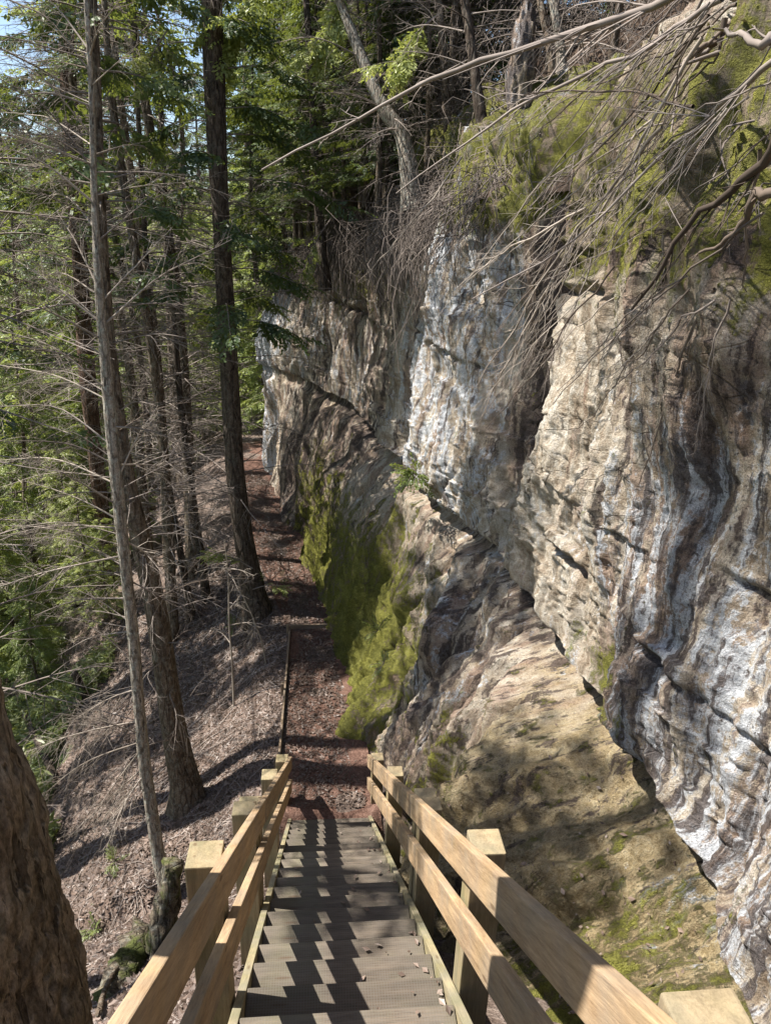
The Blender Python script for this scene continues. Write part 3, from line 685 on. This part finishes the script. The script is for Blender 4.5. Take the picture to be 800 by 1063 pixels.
q = march(92, 724); log_thing('stump', 'broken grey tree stub leaning on the far slope edge', 'stump', q-np.array([0, 0, .2]), onY(77, 698, q[1])-np.array([0, 0, 0]), .085, .07, M['bark_dark'])
q = march(168, 985); log_thing('stump', 'mossy broken stump behind the nearest left railing post', 'stump', q-np.array([0, 0, .25]), onY(180, 895, q[1]+.12), .15, .085, M['bark_moss'], .3)
q = march(150, 975); w = march(112, 1040); log_thing('root_mound', 'dark mossy root mound below the broken stump', 'root', q+np.array([0, 0, .02]), w-np.array([0, 0, .05]), .17, .12, M['bark_moss'], .5)
q = march(104, 1063); w = march(133, 1002); log_thing('fallen_branch', 'curved grey fallen branch lying by the mossy stump', 'branch', q+np.array([0, 0, .1]), w+np.array([0, 0, .16]), .022, .02, M['bark_brown'])
q = march(8, 720); w = march(58, 812); log_thing('fallen_log', 'thin dark fallen trunk lying down the far left slope', 'log', q+np.array([0, 0, .5]), w+np.array([0, 0, .1]), .05, .07, M['bark_dark'])

def make_hemlock(label, seed, Ht, z0, nl, Lmax, nsp, size, mat, group, r=.17, ndead=40, tone=.4, bark='bark_dark', dead_top=9):
    global rng
    old = rng; rng = np.random.default_rng(seed)
    t = thing('hemlock_tree', label, 'tree', (0, 0, 0), group)
    sway = [np.array([0, 0, -.4]), np.array([rng.normal(0, .1), rng.normal(0, .1), Ht*.35]), np.array([rng.normal(0, .2), rng.normal(0, .2), Ht*.7]), np.array([rng.normal(0, .25), rng.normal(0, .25), Ht])]
    _, c = trunk_mesh('trunk', sway, [r*1.25, r, r*.65, .02], M[bark], t, (0, 0, 0), 12, 40, .08, .3)
    ctr = lambda z: np.array([np.interp(z, c[:, 2], c[:, 0]), np.interp(z, c[:, 2], c[:, 1]), z])
    T = Tubes(); items = []
    for q in range(nl):
        z = z0+(Ht-z0)*((q+rng.uniform(0, 1))/nl); an = q*2.4+rng.normal(0, .4)
        l = Lmax*(1-((z-z0)/(Ht-z0))**1.3*.85)*rng.uniform(.6, 1.15); b = ctr(z)
        e = b+np.array([math.cos(an)*l, math.sin(an)*l, -.12*l+rng.normal(0, .1)*l])
        limb_sprays(items, T, b, e, .012+.008*l, int(nsp*(.4+.6*l/Lmax)), size, tone)
    if ndead:
        for q in range(ndead):
            z = rng.uniform(.8, dead_top); an = rng.uniform(0, 6.28); l = rng.uniform(.7, 2.3); b = ctr(z)
            limb(T, b, b+np.array([math.cos(an)*l, math.sin(an)*l, rng.uniform(-.3, .25)*l]), .014, .05, 9, .42, 3, .3, sub=2)
    tag(T.build('branches', M['twig_mid'], t), kind='stuff')
    V, Q, tn = place_sprays(items); mesh('crown', V, Q, mat, t, False, None, {'tone': tn})
    rng = old
    return t
G1 = 'hemlocks crowding the forest beyond the path'
tmpl = [make_hemlock('dark green hemlock among many in the shaded forest beyond the path', 11, 20, 4.5, 95, 3.6, 15, .95, M['leaf_dark'], G1),
        make_hemlock('dark green hemlock with bare lower limbs in the forest beyond the path', 12, 23, 8.5, 85, 3.8, 15, .95, M['leaf_dark'], 'tall hemlocks with bare lower limbs', .2, 70, .45, 'bark_brown', 11),
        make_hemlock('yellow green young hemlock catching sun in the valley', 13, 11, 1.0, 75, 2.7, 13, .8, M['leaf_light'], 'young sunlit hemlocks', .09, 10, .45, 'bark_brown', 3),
        make_hemlock('slim dead conifer full of fine grey twigs in the forest', 14, 14, 10.5, 14, 1.2, 6, .7, M['leaf_light'], 'slim dead conifers', .085, 120, .4, 'bark_brown', 12.5)]
pl = np.random.default_rng(5)
used = [False]*4; placed = []
def put(kind, x, y, s=1.0, z=None):
    z = float(H(x, y)) if z is None else z
    rz = pl.uniform(0, 6.28); placed.append((x, y))
    if not used[kind]:
        used[kind] = True; o = tmpl[kind]; o.location = (x, y, z); o.rotation_euler = (0, 0, rz); o.scale = (s,)*3; return o
    return dup(tmpl[kind], (x, y, z), rz, s)
tries = 0
def fill(nmax, yr, kinds, dmin, lo=.47, hi=-1.2):
    global tries
    c = 0
    for _ in range(5000):
        if c >= nmax: break
        y = pl.uniform(*yr); xr_ = float(np.interp(y, YS, XL))+hi
        x = pl.uniform(-lo*y, xr_)
        if any((x-a)**2+(y-b)**2 < dmin**2 for a, b in placed): continue
        put(pl.choice(kinds), x, y, pl.uniform(.8, 1.15)); c += 1
fill(10, (12, 22), [3], 1.3, .26)
fill(16, (21, 36), [2, 2, 2, 3, 3, 1], 3.0)
fill(34, (34, 48), [2, 2, 2, 1], 2.8, .5, 16)
fill(60, (46, 75), [0, 1, 2], 3.0, .5, 22)
for x, y, k_, s in ((-8.5, 14.5, 2, .75), (-10.5, 17, 2, .9), (-7.5, 18.5, 2, .7), (-12.5, 21, 2, .95), (-9.5, 22.5, 2, .8), (-14, 25, 2, 1.0), (-7, 24, 2, .8), (-11, 27, 2, 1.0),
                    (-1.5, 25.5, 2, .7), (-.2, 28, 2, .8), (1.5, 31, 0, .9), (4, 33, 0, 1), (-2.6, 31, 2, .9)):
    put(k_, x, y, s)

G5 = 'tall hemlocks added for shade beside the stairs'
for x, y, s_ in ((-4.6, 5.3, 1.05), (-5.0, 8.8, 1.45)):  # added off-frame so their twigs dapple the stairs and cliff with shade
    o = put(3, x, y, s_); o['label'] = 'slim dead conifer added on the slope left of the stairs, its twigs shading the cliff'; o['group'] = 'slim dead conifers added for shade beside the stairs'
o = put(1, -8.2, 12.7, .92); o['label'] = 'tall hemlock added down the slope left of the path to shade its bend'; del o['group']  # added off-frame to put the path in shade
sl = make_hemlock('tall narrow hemlock added on the slope left of the stairs, shading the cliff', 21, 26, 17.5, 42, .75, 5, .5, M['leaf_dark'], G5, .22, 12, .42, 'bark_brown', 16)  # added off-frame, crown kept narrow to cast a shadow band on the cliff
sl.location = (-5.6, 8.3, float(H(-5.6, 8.3)))
for x, y, s_ in ((-5.2, 4.75, .82),): dup(sl, (x, y, float(H(x, y))), 1.3*y, s_)
for x, y, s_ in ((-5.3, 15.2, .3), (-6.3, 17.2, .38), (-4.9, 17.6, .32), (-7.4, 15.8, .42), (-5.9, 13.6, .28), (-4.6, 14.6, .22)): put(2, x, y, s_)
for x, y, s_ in ((-22, 46, 1.2), (-16.5, 43, 1.15), (-20, 53, 1.3), (-12.5, 41, 1.1), (-26, 55, 1.3), (-15, 50, 1.25)): put(0, x, y, s_)
# trees on top of the cliff
G2 = 'hemlocks growing on top of the cliff'
def top_tree(px, py_top, lean_px, y, r, label, mat, dens=20):
    """trunk standing on the cliff top; foot pixel (px,py_top), top pixel lean_px"""
    B = onY(px, py_top, y); B[2] = min(B[2], float(Hup(B[0], y))+.25)
    e1 = onY(lean_px[0], lean_px[1], y+.3); e2 = B+(e1-B)*2.2
    t = thing('tree', label, 'tree', tuple(B))
    _, c = trunk_mesh('trunk', [B-np.array([0, 0, .3]), B+(e1-B)*.5+rv(.05), e1, e2], [r*1.5, r, r*.92, r*.5], mat, t, B, 14, 60, .12, .4)
    for q in range(dens):
        i = int(rng.uniform(.15, .98)*59); b = c[i]; an = rng.uniform(0, 6.28); l = rng.uniform(.5, 1.7)
        T = Tubes(); limb(T, b, b+np.array([math.cos(an), math.sin(an), rng.uniform(-.5, .2)])*l, .011, .05, 10, .45, 4, .5); T.build('limb', M['twig_mid'], t, B)
top_tree(430, 195, (392, 100), 10.5, .10, 'pale trunk leaning left at the cliff edge above the striped rock', M['bark_pale'], 30)
top_tree(512, 165, (482, 0), 9.0, .055, 'thin dark trunk on the cliff top left of the pale outcrop', M['bark_dark'], 14)
top_tree(470, 150, (455, 0), 10.5, .05, 'thin brown trunk behind the leaning pale trunk on the cliff top', M['bark_brown'], 14)
top_tree(588, 90, (574, 0), 8.5, .05, 'thin pale stem rising right of the lichen outcrop', M['bark_pale'], 6)
top_tree(578, 95, (562, 10), 8.6, .04, 'very thin brown stem against the lichen outcrop', M['bark_brown'], 6)
top_tree(338, 285, (322, 60), 14.5, .07, 'dark trunk at the far cliff edge among hanging twigs', M['bark_dark'], 40)
tt2 = make_hemlock('dark hemlock with drooping boughs growing on top of the cliff', 15, 13, .8, 80, 2.6, 13, .8, M['leaf_dark'], G2, .11, 60, .42, 'bark_brown', 8)
first = True
for x, y, s in ((2.2, 12.8, .9), (1.4, 15.8, 1.0), (.8, 18.5, .9), (3.6, 14.5, 1.1), (3.0, 17.5, 1.1), (5.2, 11.5, 1.0), (6.5, 8.5, 1.0), (5.0, 19.5, 1.1), (7.5, 13.5, 1.2), (8.5, 10, 1.1), (-.2, 21.5, .9), (2.0, 22.5, 1.1), (9.5, 6.5, 1.1), (4.9, 7.2, .8), (5.4, 6.0, .75), (6.2, 4.6, .9)):
    z = float(Hup(x, y))
    if first: tt2.location = (x, y, z); first = False
    else: dup(tt2, (x, y, z), pl.uniform(0, 6.28), s)

for x_off, y, kd, s_ in ((.1, 10.6, 3, .34), (-.1, 11.8, 3, .4), (.2, 12.6, 4, .32), (-.1, 13.6, 3, .42), (.1, 14.6, 4, .36), (-.2, 15.6, 3, .45), (.0, 16.6, 4, .4), (-.2, 17.6, 3, .5), (.3, 18.4, 4, .5), (.1, 19.4, 4, .5), (-.3, 20.2, 4, .45), (-.3, 14.0, 4, .3), (-.4, 15.1, 4, .34), (-.3, 16.1, 4, .34), (-.2, 13.0, 4, .3), (-.2, 17.1, 4, .36), (.0, 12.2, 4, .28), (-.4, 18.0, 3, .4), (-.3, 14.4, 3, .34), (-.2, 12.9, 3, .3), (.9, 11.2, 3, .5), (1.0, 13.0, 4, .5), (1.2, 9.6, 3, .42), (1.3, 8.4, 3, .38), (1.8, 7.0, 3, .4), (2.2, 6.0, 3, .36)):
    x = float(np.interp(y, cy, xtop))-.35+x_off-(.35 if 11 < y < 18 else 0); z = float(Hup(x, y))+.2
    if kd == 3: o = put(3, x, y, s_, z); o['label'] = 'small dead conifer full of fine twigs at the edge of the cliff top'; o['group'] = 'small dead conifers on the cliff edge'
    else: o = dup(tt2, (x, y, z), pl.uniform(0, 6.28), s_); o['label'] = 'young dark hemlock bush leaning out at the edge of the cliff top'; o['group'] = 'hemlock bushes on the cliff edge'
# ------------------------------------------------------------------ dead branches over the cliff edge
def hang_branch(label, pix, xs, r, mat, twigs=10, tl=.35, group=None):
    ya = onX(pix[0][0], pix[0][1], xs[0])[1]; yb = ya+max(.25, (pix[0][0]-pix[-1][0])*.0045)
    pts = [onY(px, py, y) for (px, py), y in zip(pix, np.linspace(ya, yb, len(pix)))]
    c = curve(pts, 16); c += np.cumsum(rng.normal(0, .011, c.shape), 0)
    o = Tubes(); o.add(c, r*np.linspace(1, .3, 16), 6)
    L = np.linalg.norm(c[-1]-c[0]); dr = unit(c[-1]-c[0])
    for q in range(twigs):
        t = rng.uniform(.15, .98); i = min(int(t*15), 14); b = c[i]; l = min(L*tl*(1.1-t), .55)*rng.uniform(.4, 1.1)+.08
        e = b+unit(dr+rv(.45)*np.array([.4, 1, 1])+np.array([0, 0, -.25]))*l; cc_ = curve([b, (b+e)/2+rv(.05*l), e], 6); o.add(cc_, r*.38*(1-.5*t)*np.linspace(1, .3, 6), 3)
        for w_ in range(2):
            b2 = cc_[rng.integers(1, 5)]; e2 = b2+unit(unit(e-b)+rv(.55))*l*.4; o.add(curve([b2, (b2+e2)/2+rv(.03*l), e2], 4), r*.18*np.linspace(1, .4, 4), 3)
    ob = o.build('dead_branch', mat, None); c0 = c[0]
    ob.data.transform(Matrix.Translation(Vector(-c0))); ob.location = Vector(c0)
    return tag(ob, label, 'branch', group)
tw = M['twig_mid']; td = M['twig_dark']; tp = M['twig_pale']
hang_branch('long bare branch crossing the top of the picture from upper right, topmost of all', [(712, -12), (680, 0), (600, 30), (515, 55), (460, 80), (400, 112), (350, 140), (275, 178)], (1.75, 1.25), .022, tw, 16, .25)
hang_branch('long thin dead branch sagging left across the dark soil and the mossy shoulder', [(748, 3), (700, 32), (645, 70), (580, 100), (515, 130), (460, 168), (400, 212)], (1.7, 1.35), .014, tw, 16, .3)
hang_branch('thick dark dead branch slanting down over the upper right rock', [(806, 138), (775, 185), (750, 220), (700, 285), (660, 335)], (1.45, 1.7), .019, td, 8, .3)
hang_branch('short thick mossy dark limb at the right edge above the black lichen band', [(806, 196), (790, 215), (765, 235), (735, 264)], (1.6, 1.8), .02, td, 4, .3)
hang_branch('thick pale broken limb at the upper right corner', [(812, 47), (790, 44), (770, 38), (752, 30)], (1.6, 1.75), .022, M['twig_mid'], 3, .3)
hang_branch('thin dark horizontal branch in front of the bright moss', [(716, 112), (690, 109), (660, 108), (600, 107), (540, 106)], (1.7, 1.45), .010, td, 7, .25)
hang_branch('long thin dead branch slanting from the right edge down to the dark recess', [(806, 58), (760, 86), (720, 115), (680, 150), (590, 235), (480, 300)], (1.55, 1.5), .012, tw, 18, .3)
hang_branch('thin pale branch falling steeply over the cream coloured rock', [(728, 44), (690, 110), (660, 160), (640, 200), (600, 290), (565, 345)], (1.7, 1.75), .010, tp, 14, .3)
hang_branch('thin forked dead branch with pale tips hanging before the dark recess', [(690, 130), (650, 180), (600, 240), (550, 320), (500, 395)], (1.6, 1.6), .010, tp, 22, .35)
hang_branch('slim dark branch hanging straight down the right edge rock', [(788, 150), (785, 200), (782, 260), (780, 310)], (1.6, 1.7), .008, td, 8, .3)
hang_branch('bare twig branch hanging in the middle of the cream rock', [(742, 300), (715, 350), (690, 410), (655, 500)], (1.85, 1.85), .009, td, 14, .35)
hang_branch('pale many tipped twig branch hanging at the corner of the dark recess', [(600, 250), (570, 320), (535, 390), (505, 460)], (1.7, 1.6), .010, tp, 30, .4)
hang_branch('dead twig branch reaching left over the striped rock', [(610, 215), (560, 240), (520, 258), (470, 300)], (1.7, 1.45), .009, tp, 20, .4)
hang_branch('thin branch sagging from the leaning trunk toward the striped rock', [(480, 165), (440, 215), (410, 250), (372, 292)], (1.5, 1.1), .011, tp, 16, .3)
G3 = 'thin bare stems fanning down over the mossy shoulder'
for q in range(28):
    sx = rng.uniform(660, 815); sy = rng.uniform(-10, 130) if sx < 760 else rng.uniform(0, 250); ln_ = rng.uniform(110, 330); an = math.radians(rng.uniform(112, 150))
    ex, ey = sx+math.cos(an)*ln_, sy+math.sin(an)*ln_
    x0 = rng.uniform(1.55, 2.0)
    hang_branch('thin bare dead stem among many fanning down over the mossy shoulder', [(sx, sy), ((sx+ex)/2+rng.normal(0, 8), (sy+ey)/2+rng.normal(0, 8)-6), (ex, ey)], (x0, x0-rng.uniform(-.05, .25)), rng.uniform(.003, .0062), [tw, tw, td, tp][q % 4], 5, .3, G3)
G4 = 'bare twig sprays hanging in front of the cream rock'
for q in range(16):
    sx, sy = rng.uniform(585, 760), rng.uniform(215, 330); an = math.radians(rng.uniform(105, 140)); ln_ = rng.uniform(110, 220); x0 = rng.uniform(1.6, 1.85)
    hang_branch('fine bare twig spray among several hanging before the cream coloured rock', [(sx, sy), (sx+math.cos(an)*ln_*.5+rng.normal(0, 8), sy+math.sin(an)*ln_*.5), (sx+math.cos(an)*ln_, sy+math.sin(an)*ln_)], (x0, x0), rng.uniform(.004, .006), [tw, tp, td][q % 3], 16, .4, G4)
# root wad in the top right corner
rt = thing('root_wad', 'tangled brown root wad hanging at the upper right corner', 'roots', tuple(onX(765, 20, 2.3)))
rb = onX(765, 20, 2.3)
for q in range(26):
    b = rb+rv(.12); e = b+np.array([-rng.uniform(.1, .5), rng.normal(0, .35), -rng.uniform(.15, .8)]); T = Tubes()
    T.add(curve([b, (b+e)/2+rv(.08), e], 10), rng.uniform(.008, .02)*np.linspace(1, .3, 10), 5); T.build('root', M['twig_mid'] if q % 2 else M['twig_dark'], rt, rb)
# fine dry tangle
T = Tubes()
for q in range(8200):
    y = (rng.uniform(8.0, 20) if q < 4500 else rng.uniform(10, 17.5)) if q > 500 else rng.uniform(2.5, 8); xt = float(np.interp(y, cy, xtop)); xs_ = float(np.interp(y, cy, xsho))
    u_ = rng.uniform(0, 1); b = np.array([xs_-.15+(xt-xs_+.9)*u_, y, float(DZ(y))+.15+1.3*u_+rng.uniform(0, .5)])
    l = rng.uniform(.4, 1.9) if q > 500 else rng.uniform(.15, .6)
    e = b+np.array([-rng.uniform(.0, .35)*l-.05, rng.normal(0, .35)*l, -rng.uniform(.3, 1)*l]); mid = (b+e)/2+rv(.13*l)+np.array([-.1*l, 0, .1*l])
    T.add(curve([b, mid, e], 6), rng.uniform(.0035, .008)*np.linspace(1, .4, 6), 3)
for q in range(2600):
    y = rng.uniform(6.5, 14); x = float(np.interp(y, cy, xtop))+rng.uniform(.2, 2.6); b = np.array([x, y, float(Hup(x, y))+rng.uniform(.1, 2.0)]); l = rng.uniform(.3, 1.2)
    e = b+np.array([-rng.uniform(.1, .6)*l, rng.normal(0, .4)*l, -rng.uniform(-.2, .9)*l]); mid = (b+e)/2+rv(.13*l)
    T.add(curve([b, mid, e], 6), rng.uniform(.0035, .008)*np.linspace(1, .4, 6), 3)
o = T.build('dry_tangle', M['twig_mid']); tag(o, 'tangle of dry roots and twigs hanging along the cliff top', 'roots', None, 'stuff')
# pale outcrop on the cliff top
oc = onY(542, 72, 8.6); k, n = 60, 60
uu_, vv_ = np.meshgrid(np.linspace(0, math.pi, k), np.arange(n)*2*math.pi/n, indexing='ij')
S = np.stack([np.sin(uu_)*np.cos(vv_), np.sin(uu_)*np.sin(vv_), np.cos(uu_)], -1)
rad = (1+.35*fbm(S*1.6, 4, 131)+.12*fbm(S*np.array([5, 5, 2]), 3, 133))[..., None]
V = S*rad*np.array([.13, .13, .5]); i = (np.arange(k-1)*n)[:, None]; a = np.arange(n)[None]; b = (a+1) % n
ro = mesh('boulder', V, np.stack([i+a, i+a+n, i+b+n, i+b], -1).reshape(-1, 4), M['cliff'], None, True, None, {'ochre': np.full(k*n, 0.), 'pale': np.full(k*n, .5), 'moss': np.full(k*n, -.3), 'dark': np.full(k*n, .5)})
ro.location = tuple(oc); tag(ro, 'upright outcrop of pale bluish lichen rock above the cliff', 'rock')

# boughs with green needles hanging at the cliff edge
def bough(label, a, b, nsp, size, mat, tone=.6):
    a = np.asarray(a, float); b = np.asarray(b, float)
    t = thing('hemlock_bough', label, 'bough', tuple(a)); T = Tubes(); it = []
    limb_sprays(it, T, a, b, .014, nsp, size, tone)
    for q in range(5):
        m = a+(b-a)*rng.uniform(.3, .9); limb_sprays(it, T, m, m+unit((b-a)/np.linalg.norm(b-a)+rv(.5))*np.linalg.norm(b-a)*.35, .006, nsp//4, size*.8, tone, .1, 3)
    T.build('stem', M['twig_mid'], t, a); V, Q, tn = place_sprays(it); mesh('needles', V, Q, mat, t, False, a, {'tone': tn})
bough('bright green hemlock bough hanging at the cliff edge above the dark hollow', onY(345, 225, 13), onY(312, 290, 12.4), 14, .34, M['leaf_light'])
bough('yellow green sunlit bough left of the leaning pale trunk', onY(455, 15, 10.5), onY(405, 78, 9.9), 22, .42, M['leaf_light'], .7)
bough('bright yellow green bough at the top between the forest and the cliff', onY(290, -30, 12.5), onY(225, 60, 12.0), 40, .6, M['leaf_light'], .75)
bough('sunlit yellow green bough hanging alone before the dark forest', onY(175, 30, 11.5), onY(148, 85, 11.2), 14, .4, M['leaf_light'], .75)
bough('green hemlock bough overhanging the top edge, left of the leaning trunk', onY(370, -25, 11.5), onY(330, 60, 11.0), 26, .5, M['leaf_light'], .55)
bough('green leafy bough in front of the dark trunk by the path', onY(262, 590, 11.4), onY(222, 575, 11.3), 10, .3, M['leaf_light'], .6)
bough('low green twig beside the path bend', onY(262, 612, 11.8), onY(292, 608, 11.8), 7, .25, M['leaf_light'], .6)

# small plants on the rock and slope
def fern(label, base, nfr, L, mat=None, tilt=np.array([-.5, 0, .3]), tone=.5):
    t = thing('fern', label, 'plant', tuple(base)); it = []; T = Tubes()
    for q in range(nfr):
        d_ = unit(tilt+rv(.55)); e = np.asarray(base)+d_*L*rng.uniform(.6, 1.1)-np.array([0, 0, .12*L])
        T.add(curve([base, (np.asarray(base)+e)/2+np.array([0, 0, .12*L]), e], 5), .003, 3)
        it.append((np.asarray(base)+(e-np.asarray(base))*.15, e-np.asarray(base), np.linalg.norm(e-np.asarray(base))*.95, tone+rng.normal(0, .1)))
    T.build('stalks', M['twig_mid'], t, base); V, Q, tn = place_sprays(it); mesh('fronds', V, Q, mat or M['leaf_light'], t, False, base, {'tone': tn})
fern('dark green hanging moss in the undercut, modelled as a fern tuft', onX(432, 492, 1.22), 22, .34, M['leaf_light'], tone=.25)  # hanging moss, built from fern fronds
fern('small fern on the mossy wall beside the path', onX(392, 655, .62), 9, .22, M['leaf_light'], tone=.4)
fern('tiny green plant low on the mossy wall by the stairs foot', onX(398, 690, .7), 8, .18, M['leaf_light'], tone=.6)
for lab, px, py in (('low green seedling under the dark trunk', 243, 650), ('small green clump on the slope left of the thin trunks', 178, 622), ('small green tuft on the lit slope beside the mossy stump', 118, 895), ('yellow green tuft on the lit slope, lowest one', 98, 965), ('pale green tuft at the slope crest by the broken stub', 60, 735)):
    b_ = march(px, py); fern(lab, b_, 12, .28, M['leaf_grass'], np.array([0, 0, .7]), .5)

# ------------------------------------------------------------------ litter, grass
def scatter(name, label, cat, x, y, zf, size, mat, flat=.45, elong=1.7, lift=.012, tone=None):
    N = len(x); nrm = np.stack([rng.normal(0, flat, N), rng.normal(0, flat, N), np.ones(N)], -1); nrm /= np.linalg.norm(nrm, axis=1, keepdims=True)
    an = rng.uniform(0, 6.28, N); t = np.stack([np.cos(an), np.sin(an), np.zeros(N)], -1); t -= nrm*(t*nrm).sum(1, keepdims=True); b = np.cross(nrm, t)
    s = size*rng.uniform(.5, 1.3, N); p = np.stack([x, y, zf+lift], -1); curl = rng.uniform(-.3, .3, N)
    l, w = (s*elong*.5)[:, None], (s*.5)[:, None]
    V = np.stack([p-t*l+nrm*(curl*s)[:, None], p-b*w, p+t*l+nrm*(curl*s)[:, None], p+b*w], 1)
    tone = rng.uniform(0, 1, N) if tone is None else tone
    o = mesh(name, V.reshape(-1, 3), np.arange(4*N).reshape(-1, 4), mat, None, False, None, {'tone': np.repeat(tone, 4)})
    return tag(o, label, cat, None, 'stuff')
N = 85000
y = 2+13*rng.uniform(0, 1, N)**1.2; xl_ = np.interp(y, YS, XL); x = xl_-.02-np.abs(rng.normal(0, 2.0, N))
scatter('leaf_litter', 'fallen brown leaves covering the hillside', 'leaves', x, y, H(x, y), .033*rng.uniform(.5, 1.6, len(x)), M['leaf_dead'])
N = 15000
y = rng.uniform(6.9, 20, N); xl_, xr_ = np.interp(y, YS, XL), np.interp(y, YS, XR); x = xl_+(xr_-xl_)*rng.uniform(.02, 1, N)
scatter('path_litter', 'reddish brown leaves trodden into the path', 'leaves', x, y, np.interp(y, YS, ZP)+.02, .024*rng.uniform(.5, 1.6, len(x)), M['leaf_dead'], .3, tone=rng.uniform(0, .6, N))
N = 210000
y = rng.uniform(8, 34, N); xl_ = np.interp(y, YS, XL); x = xl_-2.6-np.abs(rng.normal(0, 6, N)); keep = fbm(np.stack([x*.7, y*.7, x*0], -1), 3, 141) > 1.0-sstep(xl_-x, 2.4, 4.6)*1.75
x, y = x[keep], y[keep]
scatter('undergrowth', 'light green grass and low undergrowth on the valley floor', 'undergrowth', x, y, H(x, y)+rng.uniform(0, 1, len(x))**1.5*(.35+1.3*sstep(vnoise(np.stack([x*.5, y*.5, x*0], -1), 9), 0, .5)*sstep(np.interp(y, YS, XL)-x, 4, 7)), .06, M['leaf_grass'], 1.3, 4.5)
N = 160
y = rng.uniform(.8, 6.6, N); kk = np.round((y-.1)/run); y = kk*run+.1+rng.uniform(-.13, .13, N); x = np.where(rng.random(N) < .6, TXR-np.abs(rng.normal(0, .12, N)), rng.uniform(TXL+.02, TXR, N)); x = np.clip(x, TXL+.02, TXR-.02)
scatter('tread_leaves', 'dry leaves caught on the stair treads', 'leaves', x, y, -1.6-SL*(kk*run+.1)+.004, .024, M['leaf_dead'], .3)
for nm, lab, (va, vb), (ya, yb), N in (('ledge_leaves', 'dry leaves and grit lying on the lower rock ledge', (1.2, 3.2), (1.5, 4.6), 420), ('bank_leaves', 'dead leaves caught on the mossy rock above the shoulder', (7.4, 9.6), (2.2, 9), 650)):
    ii = rng.choice(np.where((ylist > ya) & (ylist < yb))[0], N); jj = rng.choice(np.where((Vp > va) & (Vp < vb))[0], N)
    scatter(nm, lab, 'leaves', Xf[ii, jj]-.008, ylist[ii], Zf[ii, jj]+.006, .02*rng.uniform(.4, 1.4, N), M['leaf_dead'], .6)
T = Tubes()
for q in range(1600):
    yy = 2.5+12*rng.uniform(0, 1); xx = float(np.interp(yy, YS, XL))-.1-abs(rng.normal(0, 2)); l = rng.uniform(.15, .9); an = rng.uniform(0, 3.14)
    dx, dy = math.cos(an)*l, math.sin(an)*l; s_ = np.linspace(-.5, .5, 5); X_ = xx+dx*s_+rng.normal(0, .02, 5); Y_ = yy+dy*s_+rng.normal(0, .02, 5)
    T.add(np.stack([X_, Y_, H(X_, Y_)+.015], -1), rng.uniform(.003, .009), 3)
o = T.build('twig_litter', M['twig_mid']); tag(o, 'small fallen twigs strewn over the leafy hillside', 'twigs', None, 'stuff')

# ------------------------------------------------------------------ light
SUN_EL = math.radians(57); SUN = Vector((-math.cos(SUN_EL), math.cos(SUN_EL)*.18, math.sin(SUN_EL))).normalized()
sun = bpy.data.lights.new('sun', 'SUN'); sun.energy = 5.0; sun.angle = math.radians(.5); sun.color = (1, .95, .87)
so = bpy.data.objects.new('sun', sun); C.objects.link(so); so.rotation_euler = SUN.to_track_quat('Z', 'Y').to_euler(); so.location = (-10, 0, 20)
wd = bpy.data.worlds.new('World'); sc.world = wd; wd.use_nodes = True; nt_ = wd.node_tree
bg = nt_.nodes['Background']; sky = nt_.nodes.new('ShaderNodeTexSky'); sky.sky_type = 'NISHITA'; sky.sun_disc = False
sky.sun_elevation = SUN_EL; sky.sun_rotation = math.atan2(SUN.x, SUN.y)
nt_.links.new(sky.outputs[0], bg.inputs[0]); bg.inputs[1].default_value = .085
cam = bpy.data.cameras.new('camera'); co = bpy.data.objects.new('camera', cam); C.objects.link(co); sc.camera = co
cam.sensor_fit = 'VERTICAL'; cam.sensor_height = 36; cam.lens = 36*F/1063; cam.clip_start = .05; cam.clip_end = 1000
m = Matrix((RR, UU, -FW)).transposed().to_4x4(); co.matrix_world = m
sc.view_settings.view_transform = 'Standard'; sc.view_settings.look = 'None'; sc.view_settings.gamma = 1; sc.view_settings.exposure = 1.36
sc.cycles.max_bounces = 6; sc.cycles.diffuse_bounces = 4; sc.cycles.transparent_max_bounces = 8
